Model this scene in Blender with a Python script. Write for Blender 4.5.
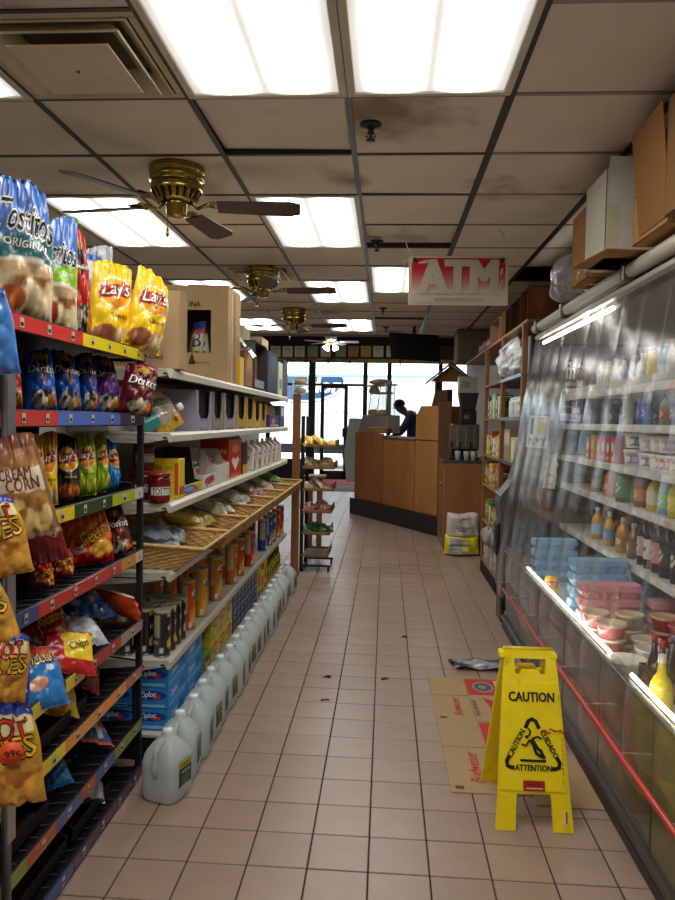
import bpy, bmesh, math, random
from math import sin, cos, pi, radians
from mathutils import Matrix, Vector
random.seed(7)
for o in list(bpy.data.objects): bpy.data.objects.remove(o, do_unlink=True)
SC = bpy.context.scene; COL = SC.collection
# ---------------------------------------------------------------- camera
F, PITCH, YAW, ROLL, CH = 725.0, 0.04085, 0.06581, 0.0185, 1.51261
_R = Vector((cos(YAW), sin(YAW), 0)); _H = Vector((-sin(YAW), cos(YAW), 0)); _Z = Vector((0, 0, 1))
_FW = _H*cos(PITCH) - _Z*sin(PITCH); _UP = _Z*cos(PITCH) + _H*sin(PITCH)
_CR = _R*cos(ROLL) + _UP*sin(ROLL); _CU = _UP*cos(ROLL) - _R*sin(ROLL)
CAM = Vector((0, 0, CH))
cd = bpy.data.cameras.new('camera'); cam = bpy.data.objects.new('camera', cd); COL.objects.link(cam)
cd.sensor_fit = 'VERTICAL'; cd.sensor_height = 24; cd.sensor_width = 18; cd.lens = 24*F/900; cd.clip_start = .05
cam.matrix_world = Matrix(((_CR.x, _CU.x, -_FW.x, 0), (_CR.y, _CU.y, -_FW.y, 0), (_CR.z, _CU.z, -_FW.z, CH), (0, 0, 0, 1)))
SC.camera = cam
def ray(px, py): return _FW + _CR*((px-337.5)/F) - _CU*((py-450)/F)
def at(px, py, x=None, y=None, z=None):
    """point where the pixel's sight line meets a wall, shelf front or floor plane"""
    d = ray(px, py)
    t = x/d.x if x is not None else (y/d.y if y is not None else (z-CH)/d.z)
    return CAM + d*t
def depth(p): return (Vector(p)-CAM).dot(_FW)
# ---------------------------------------------------------------- world, exposure
w = bpy.data.worlds.new('daylight'); SC.world = w; w.use_nodes = True
bg = w.node_tree.nodes['Background']; bg.inputs[0].default_value = (.86, .93, 1, 1); bg.inputs[1].default_value = 2.4
vs = SC.view_settings; vs.view_transform = 'Standard'; vs.look = 'None'; vs.exposure = 0.78; vs.gamma = 1; vs.use_curve_mapping = False
LAMP = 5.2          # brightness of the ceiling fixtures
# ---------------------------------------------------------------- materials
_lc = {}
def lin(c):
    if isinstance(c, str):
        if c not in _lc: _lc[c] = lin(tuple(int(c[i:i+2], 16)/255 for i in (0, 2, 4)))
        return _lc[c]
    return tuple((v/12.92 if v <= .04045 else ((v+.055)/1.055)**2.4) for v in c)
MATS = {}
def mat(name, rough=.5, metal=0., spec=.5, color=None, bump=None, var=0., vscale=6., coat=0., trans=0., emit=0., stretch=None, dirt=None, rand=0., sss=0.):
    m = bpy.data.materials.new(name); m.use_nodes = True; nt = m.node_tree; N = nt.nodes; L = nt.links
    b = N['Principled BSDF']; b.inputs['Roughness'].default_value = rough; b.inputs['Metallic'].default_value = metal
    b.inputs['Specular IOR Level'].default_value = spec; b.inputs['Coat Weight'].default_value = coat
    b.inputs['Transmission Weight'].default_value = trans
    if sss:
        b.inputs['Subsurface Weight'].default_value = sss; b.inputs['Subsurface Radius'].default_value = (.03, .03, .03); b.inputs['Subsurface Scale'].default_value = 1
    if color: r = N.new('ShaderNodeRGB'); r.outputs[0].default_value = (*lin(color), 1); c = r.outputs[0]
    else: r = N.new('ShaderNodeAttribute'); r.attribute_name = 'print'; c = r.outputs['Color']
    tc = N.new('ShaderNodeTexCoord'); src = tc.outputs['Object']
    if stretch:
        mp = N.new('ShaderNodeMapping'); mp.inputs['Scale'].default_value = stretch; L.new(src, mp.inputs[0]); src = mp.outputs[0]
    def mulc(c, val):
        mx = N.new('ShaderNodeMix'); mx.data_type = 'RGBA'; mx.blend_type = 'MULTIPLY'; mx.inputs[0].default_value = 1
        L.new(c, mx.inputs[6]); L.new(val, mx.inputs[7]); return mx.outputs[2]
    def mrange(v, a, b2, lo, hi):
        q = N.new('ShaderNodeMapRange'); q.inputs[1].default_value = a; q.inputs[2].default_value = b2; q.inputs[3].default_value = lo; q.inputs[4].default_value = hi
        L.new(v, q.inputs[0]); return q.outputs[0]
    if var:
        n = N.new('ShaderNodeTexNoise'); n.inputs['Scale'].default_value = vscale; n.inputs['Detail'].default_value = 5; n.inputs['Roughness'].default_value = .62
        L.new(src, n.inputs['Vector']); c = mulc(c, mrange(n.outputs[0], .3, .7, 1-var, 1+var))
    if rand:
        oi = N.new('ShaderNodeObjectInfo'); c = mulc(c, mrange(oi.outputs['Random'], 0, 1, 1-rand, 1+rand))
    if dirt:                      # (scale, threshold, colour): stains with a shape of their own
        n = N.new('ShaderNodeTexNoise'); n.inputs['Scale'].default_value = dirt[0]; n.inputs['Detail'].default_value = 6
        L.new(tc.outputs['Object'] if len(dirt) < 4 else N.new('ShaderNodeNewGeometry').outputs['Position'], n.inputs['Vector'])
        mx = N.new('ShaderNodeMix'); mx.data_type = 'RGBA'; L.new(mrange(n.outputs[0], dirt[1], dirt[1]+.12, 0, .8), mx.inputs[0])
        L.new(c, mx.inputs[6]); mx.inputs[7].default_value = (*lin(dirt[2]), 1); c = mx.outputs[2]
    L.new(c, b.inputs['Base Color'])
    if bump:
        n = N.new('ShaderNodeTexNoise'); n.inputs['Scale'].default_value = bump[0]; n.inputs['Detail'].default_value = 4; L.new(src, n.inputs['Vector'])
        bp = N.new('ShaderNodeBump'); bp.inputs['Strength'].default_value = bump[1]; bp.inputs['Distance'].default_value = .01
        L.new(n.outputs[0], bp.inputs['Height']); L.new(bp.outputs[0], b.inputs['Normal'])
    if emit: L.new(c, b.inputs['Emission Color']); b.inputs['Emission Strength'].default_value = emit
    MATS[name] = m; return m
mat('film', .28, spec=.55, bump=(14, .25), coat=.15)
mat('card', .85, spec=.2, bump=(60, .05), var=.06)
mat('printcard', .45, spec=.4, var=.03)
mat('plastic', .38, var=.05, vscale=12)
mat('gloss', .16, spec=.6)
mat('sign', .42, var=.07, vscale=9, bump=(40, .04), dirt=(7, .66, '8f7a12'))
mat('enamel', .42, var=.08, vscale=4, dirt=(3, .68, '8d8574'))
mat('blackmetal', .45, color='17161a', spec=.4, var=.15)
mat('steel', .32, metal=.9, var=.12, vscale=5, bump=(30, .03))
mat('chrome', .12, metal=1)
mat('mirrorsteel', .09, metal=.95, color='8f8474', var=.25, vscale=3, bump=(5, .06))
mat('brass', .2, metal=1, color='a08a45', var=.2, vscale=9)
mat('wood', .55, var=.22, vscale=7, stretch=(1, 1, .12), bump=(40, .06))
mat('woodh', .55, var=.22, vscale=7, stretch=(.15, 1, 1), bump=(40, .06))
mat('ply', .5, var=.2, vscale=4, stretch=(1.2, 1.2, .25), dirt=(2.2, .66, '5a3414'))
mat('wicker', .7, var=.35, vscale=34, stretch=(1, 1, 2.2), bump=(70, .6))
mat('tile', .33, spec=.45, var=.08, vscale=5, rand=.05, dirt=(1.7, .72, '6e5a50', 1))
mat('grout', .9, color='2c2421', var=.2)
mat('acoustic', .95, spec=.1, var=.06, vscale=2.3, bump=(160, .5), rand=.04, dirt=(1.3, .60, '7a6448', 1))
mat('tee', .4, spec=.5, var=.25, vscale=3)
mat('plain', .8, spec=.2, var=.05)
mat('rubber', .7, color='141416', var=.2)
mat('fabric', .9, spec=.1, var=.15, vscale=30, bump=(200, .3))
mat('skin', .5, sss=.1)
mat('navy_cloth', .85, color='2c3860', var=.15, vscale=30, bump=(200, .3))
mat('dark_cloth', .9, color='2a2c33', var=.15, vscale=30)
mat('warm_skin', .5, color='8a5f48')
mat('hdpe', .35, sss=.0, var=.03)
mat('ceramic', .3)
mat('leaf', .5, var=.25, vscale=30)
mat('asphalt', .9, var=.2, vscale=30)
mat('lampwhite', .4, color='fbf6ea', emit=9)
def special():
    # clear vinyl / cellophane / glass: light passes straight through, with a surface reflection and a little milkiness
    for name, milk, tint, rough, ior in (('vinyl', .022, (.95, .95, .93), .17, 1.38), ('cello', .16, (.97, .97, .97), .18, 1.5), ('glass', .0, (.97, .99, .98), .02, 1.45), ('clearplastic', .1, (.93, .95, .95), .12, 1.5)):
        m = bpy.data.materials.new(name); m.use_nodes = True; nt = m.node_tree; N = nt.nodes; L = nt.links; N.remove(N['Principled BSDF'])
        out = N['Material Output']; t = N.new('ShaderNodeBsdfTransparent'); t.inputs[0].default_value = (*tint, 1)
        g = N.new('ShaderNodeBsdfGlossy'); g.inputs['Roughness'].default_value = rough
        lw = N.new('ShaderNodeLayerWeight'); lw.inputs[0].default_value = .5; pw = N.new('ShaderNodeMath'); pw.operation = 'POWER'; L.new(lw.outputs['Facing'], pw.inputs[0]); pw.inputs[1].default_value = 5.0
        fr = N.new('ShaderNodeMath'); fr.operation = 'MULTIPLY_ADD'; L.new(pw.outputs[0], fr.inputs[0]); f0 = ((ior-1)/(ior+1))**2*2; fr.inputs[1].default_value = .9; fr.inputs[2].default_value = f0      # Schlick, both faces of the sheet
        mx = N.new('ShaderNodeMixShader'); L.new(fr.outputs[0], mx.inputs[0]); L.new(t.outputs[0], mx.inputs[1]); L.new(g.outputs[0], mx.inputs[2]); last = mx.outputs[0]
        if milk:
            d = N.new('ShaderNodeBsdfDiffuse'); d.inputs[0].default_value = (.8, .8, .78, 1); m2 = N.new('ShaderNodeMixShader')
            n = N.new('ShaderNodeTexNoise'); n.inputs['Scale'].default_value = 5; n.inputs['Detail'].default_value = 4
            tc = N.new('ShaderNodeTexCoord'); L.new(tc.outputs['Object'], n.inputs['Vector'])
            q = N.new('ShaderNodeMapRange'); q.inputs[1].default_value = .3; q.inputs[2].default_value = .75; q.inputs[3].default_value = milk*.3; q.inputs[4].default_value = milk*2.2; L.new(n.outputs[0], q.inputs[0])
            L.new(q.outputs[0], m2.inputs[0]); L.new(last, m2.inputs[1]); L.new(d.outputs[0], m2.inputs[2]); last = m2.outputs[0]
            if name != 'glass':
                bp = N.new('ShaderNodeBump'); bp.inputs['Strength'].default_value = .35 if name != 'vinyl' else .16; bp.inputs['Distance'].default_value = .01
                n2 = N.new('ShaderNodeTexNoise'); n2.inputs['Scale'].default_value = 9 if name == 'vinyl' else 26; L.new(tc.outputs['Object'], n2.inputs['Vector'])
                L.new(n2.outputs[0], bp.inputs['Height']); L.new(bp.outputs[0], g.inputs['Normal'])
        L.new(last, out.inputs[0]); MATS[name] = m
    # milky jug plastic: diffuse + translucent + sheen
    m = bpy.data.materials.new('jugplastic'); m.use_nodes = True; nt = m.node_tree; N = nt.nodes; L = nt.links; b = N['Principled BSDF']; out = N['Material Output']
    b.inputs['Base Color'].default_value = (.66, .72, .72, 1); b.inputs['Roughness'].default_value = .3
    tr = N.new('ShaderNodeBsdfTranslucent'); tr.inputs[0].default_value = (.85, .92, .92, 1); mx = N.new('ShaderNodeMixShader'); mx.inputs[0].default_value = .45
    tp = N.new('ShaderNodeBsdfTransparent'); m2 = N.new('ShaderNodeMixShader'); m2.inputs[0].default_value = .14
    L.new(b.outputs[0], mx.inputs[1]); L.new(tr.outputs[0], mx.inputs[2]); L.new(mx.outputs[0], m2.inputs[1]); L.new(tp.outputs[0], m2.inputs[2]); L.new(m2.outputs[0], out.inputs[0]); MATS['jugplastic'] = m
    # fluorescent diffuser: prismatic sheet, brighter along the tubes behind it (tubes run along local Y)
    m = bpy.data.materials.new('diffuser'); m.use_nodes = True; nt = m.node_tree; N = nt.nodes; L = nt.links; b = N['Principled BSDF']
    b.inputs['Base Color'].default_value = (.8, .79, .74, 1); tc = N.new('ShaderNodeTexCoord'); sp = N.new('ShaderNodeSeparateXYZ'); L.new(tc.outputs['Object'], sp.inputs[0])
    def mth(op, a, bb=None):
        q = N.new('ShaderNodeMath'); q.operation = op
        for i, v in enumerate((a, bb)):
            if v is None: continue
            if isinstance(v, (int, float)): q.inputs[i].default_value = v
            else: L.new(v, q.inputs[i])
        return q.outputs[0]
    ax = mth('ABSOLUTE', sp.outputs[0])                       # two pairs of tubes at |x| = .14
    dx = mth('ABSOLUTE', mth('SUBTRACT', ax, .13)); g1 = mth('POWER', 2.718, mth('MULTIPLY', mth('POWER', mth('DIVIDE', dx, .06), 2.0), -1.0))
    ay = mth('ABSOLUTE', sp.outputs[1]); ey = N.new('ShaderNodeMapRange'); ey.inputs[1].default_value = .48; ey.inputs[2].default_value = .6; ey.inputs[3].default_value = 1; ey.inputs[4].default_value = .25; L.new(ay, ey.inputs[0])
    n = N.new('ShaderNodeTexNoise'); n.inputs['Scale'].default_value = 3; L.new(tc.outputs['Object'], n.inputs['Vector'])
    st = mth('MULTIPLY', mth('ADD', mth('MULTIPLY', mth('MULTIPLY', g1, ey.outputs[0]), LAMP*2.15), .28), mth('ADD', mth('MULTIPLY', n.outputs[0], .5), .75))
    b.inputs['Emission Color'].default_value = (1, .985, .935, 1); L.new(st, b.inputs['Emission Strength']); MATS['diffuser'] = m
special()
def stained():      # water-stained acoustic tile: brown blotch spreading from a corner
    m = MATS['acoustic'].copy(); m.name = 'acoustic_stained'; N = m.node_tree.nodes; L = m.node_tree.links; b = N['Principled BSDF']
    src = b.inputs['Base Color'].links[0].from_socket; tc = N.new('ShaderNodeTexCoord'); d = N.new('ShaderNodeVectorMath'); d.operation = 'DISTANCE'; L.new(tc.outputs['Object'], d.inputs[0]); d.inputs[1].default_value = (-.2, -.16, 0)
    n = N.new('ShaderNodeTexNoise'); n.inputs['Scale'].default_value = 7; n.inputs['Detail'].default_value = 6; L.new(tc.outputs['Object'], n.inputs['Vector'])
    a = N.new('ShaderNodeMath'); a.operation = 'MULTIPLY_ADD'; L.new(n.outputs[0], a.inputs[0]); a.inputs[1].default_value = -.55; L.new(d.outputs['Value'], a.inputs[2])
    q = N.new('ShaderNodeMapRange'); q.inputs[1].default_value = -.2; q.inputs[2].default_value = .12; q.inputs[3].default_value = .8; q.inputs[4].default_value = 0; L.new(a.outputs[0], q.inputs[0])
    mx = N.new('ShaderNodeMix'); mx.data_type = 'RGBA'; L.new(q.outputs[0], mx.inputs[0]); L.new(src, mx.inputs[6]); mx.inputs[7].default_value = (*lin('7d6648'), 1); L.new(mx.outputs[2], b.inputs['Base Color']); MATS['acoustic_stained'] = m
stained()
# ---------------------------------------------------------------- mesh collector
def Tr(x=0, y=0, z=0, rx=0, ry=0, rz=0):
    return Matrix.Translation((x, y, z)) @ Matrix.Rotation(radians(rz), 4, 'Z') @ Matrix.Rotation(radians(ry), 4, 'Y') @ Matrix.Rotation(radians(rx), 4, 'X')
class MB:
    def __init__(s): s.v = []; s.f = []; s.c = []; s.s = []; s.M = Matrix()
    def add(s, vs, fs, col, smooth=False):
        o = len(s.v); M = s.M; s.v += [tuple(M @ Vector(p)) for p in vs]
        cl = lin(col) if not isinstance(col, list) else None
        for i, f in enumerate(fs):
            s.f.append(tuple(o+k for k in f)); s.c.append(cl if cl else col[i]); s.s.append(smooth)
        return s
    def box(s, x0, x1, y0, y1, z0, z1, col, ch=0):
        if ch <= 0:
            return s.add([(x0,y0,z0),(x1,y0,z0),(x1,y1,z0),(x0,y1,z0),(x0,y0,z1),(x1,y0,z1),(x1,y1,z1),(x0,y1,z1)], [(0,3,2,1),(4,5,6,7),(0,1,5,4),(1,2,6,5),(2,3,7,6),(3,0,4,7)], col)
        ch = min(ch, .45*min(abs(x1-x0), abs(y1-y0), abs(z1-z0))); V = []; idx = {}
        for a in (0, 1):
            for b in (0, 1):
                for c in (0, 1):
                    P = ((x0, x1)[a], (y0, y1)[b], (z0, z1)[c]); sg = (1-2*a, 1-2*b, 1-2*c)
                    for k in range(3):
                        idx[(a,b,c,k)] = len(V); V.append(tuple(P[j] + (0 if j == k else sg[j]*ch) for j in range(3)))
        Fc = []
        for k in range(3):
            i, j = [(1,2),(2,0),(0,1)][k]
            for e in (0, 1):
                q = []
                for (p, r) in ((0,0),(1,0),(1,1),(0,1)):
                    t = [0,0,0]; t[k] = e; t[i] = p; t[j] = r; q.append(idx[(*t, k)])
                Fc.append(tuple(q if e else q[::-1]))
        for k in range(3):
            i, j = [(1,2),(2,0),(0,1)][k]
            for p in (0, 1):
                for r in (0, 1):
                    t = [0,0,0]; t[i] = p; t[j] = r; u = list(t); u[k] = 1
                    Fc.append((idx[(*t, i)], idx[(*u, i)], idx[(*u, j)], idx[(*t, j)]))
        for a in (0, 1):
            for b in (0, 1):
                for c in (0, 1): Fc.append((idx[(a,b,c,0)], idx[(a,b,c,1)], idx[(a,b,c,2)]))
        return s.add(V, Fc, col)
    def lathe(s, prof, col, n=16, x=0, y=0, smooth=True, cols=None, cap=True):
        V = []; Fc = []; C = []
        for r, z in prof:
            for i in range(n): V.append((x+r*cos(2*pi*i/n), y+r*sin(2*pi*i/n), z))
        for k in range(len(prof)-1):
            for i in range(n):
                j = (i+1) % n; Fc.append((k*n+i, k*n+j, (k+1)*n+j, (k+1)*n+i)); C.append(lin(cols[k]) if cols else lin(col))
        if cap:
            Fc.append(tuple(range(n))[::-1]); C.append(C[0]); Fc.append(tuple((len(prof)-1)*n+i for i in range(n))); C.append(C[-2])
        return s.add(V, Fc, C, smooth)
    def tube(s, pts, r, col, n=8, closed=False):
        P = [Vector(p) for p in pts]; V = []; Fc = []; rr = r if isinstance(r, (list, tuple)) else [r]*len(P)
        for k, p in enumerate(P):
            a = P[k-1] if (k > 0 or closed) else p; b = P[(k+1) % len(P)] if (k < len(P)-1 or closed) else p
            t = (b-a).normalized(); u = t.cross(Vector((0, 0, 1)) if abs(t.z) < .95 else Vector((1, 0, 0))).normalized(); w2 = t.cross(u)
            for i in range(n): V.append(tuple(p + u*rr[k]*cos(2*pi*i/n) + w2*rr[k]*sin(2*pi*i/n)))
        m = len(P)
        for k in range(m if closed else m-1):
            for i in range(n):
                j = (i+1) % n; k2 = (k+1) % m; Fc.append((k*n+i, k2*n+i, k2*n+j, k*n+j))
        if not closed: Fc += [tuple(range(n)), tuple((m-1)*n+i for i in range(n))[::-1]]
        return s.add(V, Fc, col, True)
    def prism(s, pts, axis, a, b, col):
        """extrude a 2D outline along axis from a to b"""
        def P(p, t): return {'x': (t, p[0], p[1]), 'y': (p[0], t, p[1]), 'z': (p[0], p[1], t)}[axis]
        n = len(pts); V = [P(p, a) for p in pts] + [P(p, b) for p in pts]
        return s.add(V, [tuple(range(n))[::-1], tuple(range(n, 2*n))] + [(i, (i+1) % n, n+(i+1) % n, n+i) for i in range(n)], col)
    def surf(s, P, nu, nv, W, H, base, art=(), eps=.002, smooth=True, back=None):
        V = [tuple(P(i/nu, j/nv)) for j in range(nv+1) for i in range(nu+1)]; Fc = []; C = []; cb = lin(base)
        VC = [artcol(i/nu, j/nv, base, art, W, H) for j in range(nv+1) for i in range(nu+1)] if art else None
        for j in range(nv):
            for i in range(nu):
                a = j*(nu+1)+i; q = (a, a+1, a+nu+2, a+nu+1); Fc.append(q); C.append([VC[k] for k in q] if VC else cb)
        s.add(V, Fc, C, smooth); s.texts(P, W, H, art, eps); return s
    def texts(s, P, W, H, art, eps=.002, only=('t',)):
        lay = 0
        for a in art:
            if a[0] not in only: continue
            def put(pts, fs, col, e):
                V = []
                for u, v in pts:
                    u = min(max(u, .002), .998); v = min(max(v, .002), .998)
                    p = Vector(P(u, v)); du = Vector(P(min(u+.01, 1), v))-Vector(P(max(u-.01, 0), v)); dv = Vector(P(u, min(v+.01, 1)))-Vector(P(u, max(v-.01, 0)))
                    V.append(tuple(p + du.cross(dv).normalized()*e))
                s.add(V, fs, col)
            lay += 1
            if a[0] == 'r': put([(a[1],a[2]),(a[3],a[2]),(a[3],a[4]),(a[1],a[4])], [(0,1,2,3)], a[5], eps*(.3+.12*lay))
            elif a[0] == 'q': put(a[1], [tuple(range(len(a[1])))], a[2], eps*(.3+.12*lay))
            elif a[0] in 'en':
                rot = radians(a[6]) if a[0] == 'e' and len(a) > 6 else 0; pts = []
                for i in range(18):
                    x = a[3]*W*cos(2*pi*i/18); y = a[4]*H*sin(2*pi*i/18); pts.append((a[1]+(x*cos(rot)-y*sin(rot))/W, a[2]+(x*sin(rot)+y*cos(rot))/H))
                put(pts, [tuple(range(18))], a[5], eps*(.3+.12*lay))
            elif a[0] == 't':
                _, st, cu, cv, wf, col, outl, rot, shear, stretch, bold = (list(a)+[None, 0, 0, 1, .018][len(a)-6:])[:11]
                tv, tf, tw = textgeo(st, 0, shear); k = wf*W/tw; r = radians(rot)
                jobs = [([(.055*cos(q*pi/4), .055*sin(q*pi/4)) for q in range(8)], outl, eps*(.4+.12*lay))] if outl else []
                jobs.append(([(-bold, 0), (0, 0), (bold, 0)] if bold < .03 else [(bold*q/2, bold*r_/2) for q in (-2, -1, 0, 1, 2) for r_ in (-1, 1)], col, eps*(.55+.12*lay) if not outl else eps*(1+.12*lay)))
                for offs, cc, e in jobs:
                    for iq, (ox, oy) in enumerate(offs): put([(cu+((x+ox)*k*cos(r)-(y+oy)*k*stretch*sin(r))/W, cv+((x+ox)*k*sin(r)+(y+oy)*k*stretch*cos(r))/H) for x, y in tv], tf, cc, e+iq*eps*.03)
    def pbox(s, x0, x1, y0, y1, z0, z1, base, arts=None, ch=.002, side=None):
        s.box(x0, x1, y0, y1, z0, z1, base, ch); dx, dy, dz = x1-x0, y1-y0, z1-z0
        FP = {'-y': (lambda u, v: (x0+u*dx, y0, z0+v*dz), dx, dz), '+x': (lambda u, v: (x1, y0+u*dy, z0+v*dz), dy, dz), '-x': (lambda u, v: (x0, y1-u*dy, z0+v*dz), dy, dz),
              '+z': (lambda u, v: (x0+u*dx, y0+v*dy, z1), dx, dy), '+y': (lambda u, v: (x1-u*dx, y1, z0+v*dz), dx, dz), '-z': (lambda u, v: (x0+u*dx, y1-v*dy, z0), dx, dy)}
        for k, art in (arts or {}).items():
            P, W, H = FP[k]; s.texts(P, W, H, art, .0025, ('t', 'r', 'e', 'q', 'n'))
        return s
_tc = {}
def textgeo(st, off, shear):
    k = (st, off, shear)
    if k not in _tc:
        cu = bpy.data.curves.new('t', 'FONT'); cu.body = st; cu.size = 1; cu.offset = off; cu.shear = shear; cu.align_x = 'CENTER'; cu.align_y = 'CENTER'; cu.resolution_u = 2; cu.fill_mode = 'FRONT'
        ob = bpy.data.objects.new('t', cu); me = bpy.data.meshes.new_from_object(ob)
        V = [(v.co.x, v.co.y) for v in me.vertices]; Fc = [tuple(p.vertices) for p in me.polygons]
        bpy.data.objects.remove(ob); bpy.data.curves.remove(cu); bpy.data.meshes.remove(me)
        cu0 = [x for x, y in V]; my = sum(y for x, y in V)/max(1, len(V)); ys = [y for x, y in V]; my = (min(ys)+max(ys))/2; mx = (min(cu0)+max(cu0))/2
        _tc[k] = ([(x-mx, y-my) for x, y in V], Fc, max(cu0)-min(cu0))
    return _tc[k]
def hsh(x, y, k=0):
    n = sin(x*127.1+y*311.7+k*74.7)*43758.5453; return n-math.floor(n)
def vnoise(x, y, k=0):
    i, j = math.floor(x), math.floor(y); a, b = x-i, y-j; a = a*a*(3-2*a); b = b*b*(3-2*b)
    return (hsh(i, j, k)*(1-a)+hsh(i+1, j, k)*a)*(1-b)+(hsh(i, j+1, k)*(1-a)+hsh(i+1, j+1, k)*a)*b
def artcol(u, v, base, art, W, H):
    c = lin(base)
    for a in art:
        if a[0] == 'e' or a[0] == 'n':
            x = (u-a[1])*W; y = (v-a[2])*H; r = radians(a[6]) if a[0] == 'e' and len(a) > 6 else 0
            x, y = x*cos(r)+y*sin(r), -x*sin(r)+y*cos(r)
            if (x/(a[3]*W))**2+(y/(a[4]*H))**2 <= 1:
                if a[0] == 'e': c = lin(a[5])
                else:
                    t = vnoise(u*a[7], v*a[7]*H/W, 3); t = 0 if t < .38 else (1 if t > .6 else (t-.38)/.22); p, q = lin(a[5]), lin(a[6]); c = tuple(p[i]*(1-t)+q[i]*t for i in range(3))
        elif a[0] == 'r':
            if a[1] <= u <= a[3] and a[2] <= v <= a[4]: c = lin(a[5])
        elif a[0] == 'q':
            ins = False; n = len(a[1]); j = n-1
            for i in range(n):
                xi, yi = a[1][i]; xj, yj = a[1][j]
                if (yi > v) != (yj > v) and u < (xj-xi)*(v-yi)/(yj-yi)+xi: ins = not ins
                j = i
            if ins: c = lin(a[2])
    return c
def mesh(mb, mats, name='m'):
    me = bpy.data.meshes.new(name); me.from_pydata(mb.v, [], mb.f)
    at_ = me.color_attributes.new('print', 'FLOAT_COLOR', 'CORNER'); buf = []
    for f, c in zip(mb.f, mb.c):
        if isinstance(c, list):
            for q in c: buf += [q[0], q[1], q[2], 1.0]
        else: buf += [c[0], c[1], c[2], 1.0]*len(f)
    at_.data.foreach_set('color', buf); me.polygons.foreach_set('use_smooth', mb.s)
    me.materials.append(MATS[mats]); me.update(); return me
def link(o, parent=None):
    COL.objects.link(o)
    if parent: o.parent = parent
    return o
def Ob(name, mb, m, parent=None, loc=None, rz=0):
    o = bpy.data.objects.new(name, mb if isinstance(mb, bpy.types.Mesh) else mesh(mb, m, name)); link(o, parent)
    if loc is not None: o.location = loc; o.rotation_euler = (0, 0, radians(rz))
    return o
def tag(o, label, cat, group=None):
    o['label'] = label; o['category'] = cat
    if group: o['group'] = group
    return o
def thing(name, label, cat, loc=(0, 0, 0), rz=0, group=None):
    o = bpy.data.objects.new(name, None); o.empty_display_size = .05; link(o); o.location = loc; o.rotation_euler = (0, 0, radians(rz)); return tag(o, label, cat, group)
def struct(name, mb, m, label=None):
    o = Ob(name, mb, m); o['kind'] = 'structure'
    if label: o['label'] = label
    return o
def copy_tree(o, parent=None):
    c = o.copy(); COL.objects.link(c); c.parent = parent
    for ch in list(o.children): copy_tree(ch, c)
    return c
ORD = ['first', 'second', 'third', 'fourth', 'fifth', 'sixth', 'seventh', 'eighth', 'ninth', 'tenth', 'eleventh', 'twelfth', 'thirteenth', 'fourteenth', 'fifteenth', 'sixteenth', 'seventeenth', 'eighteenth', 'nineteenth', 'twentieth']
def rect(mb, base, mat_): pass
# ================================================================= STRUCTURE
XL, XR, YB, YF, ZC, ZH, YS = -3.25, 2.0, -1.6, 18.5, 2.74, 3.75, 10.4
floor = struct('floor', MB().box(XL-.1, XR+.1, YB-.1, YF+.2, -.12, -.0025, '2c2421'), 'grout')
TP, TX, TY = .206, -.028, 2.37665
def tilemesh(mb, x, y, col, dz=0):
    a = .1006; c = .0022; t = dz
    mb.add([(x-a,y-a,t-.008),(x+a,y-a,t-.008),(x+a,y+a,t-.008),(x-a,y+a,t-.008),(x-a,y-a,t-c),(x+a,y-a,t-c),(x+a,y+a,t-c),(x-a,y+a,t-c),(x-a+c,y-a+c,t),(x+a-c,y-a+c,t),(x+a-c,y+a-c,t),(x-a+c,y+a-c,t)],
           [(8,9,10,11),(0,1,5,4),(1,2,6,5),(2,3,7,6),(3,0,4,7),(4,5,9,8),(5,6,10,9),(6,7,11,10),(7,4,8,11)], col)
TILECOL = '957e6f'
one = MB(); tilemesh(one, 0, 0, TILECOL); onem = mesh(one, 'tile', 'floor_tile'); field = MB()
for r in range(-19, 79):
    for k in range(-15, 10):
        x, y = TX+(k+.5)*TP, TY+(r+.5)*TP
        if not (XL < x < XR and YB < y < YF-.05): continue
        if -2 <= r < 23 and -7 <= k < 5:
            o = Ob('floor_tile', onem, None, floor); o.location = (x, y, random.uniform(-.0005, .0005))
        else:
            q = random.uniform(.94, 1.05); h = [min(1, int(TILECOL[i:i+2], 16)/255*q) for i in (0, 2, 4)]
            tilemesh(field, x, y, tuple(h))
o = Ob('floor_tile', field, 'tile', floor); o['kind'] = 'stuff'; o['label'] = 'the rest of the square beige floor tiles'
struct('wall_left', MB().box(XL-.12, XL, YB, YF, 0, ZH, '9c958a'), 'plain')
struct('wall_right', MB().box(XR, XR+.12, YB, YF, 0, ZH, '8b8276'), 'plain')
struct('wall_back', MB().box(XL, XR, YB-.12, YB, 0, ZH, '9c958a'), 'plain')
ceil = struct('ceiling', MB().box(XL, XR, YB, YS, 2.98, 3.06, '1c1a19'), 'plain')
struct('ceiling', MB().box(XL, XR, YS, YF, ZH, ZH+.08, 'b9b4a9'), 'plain', 'plain raised ceiling over the shop front')
struct('wall_bulkhead', MB().box(XL, XR, YS, YS+.08, ZC-.02, ZH, '8d877c'), 'plain')
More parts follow.
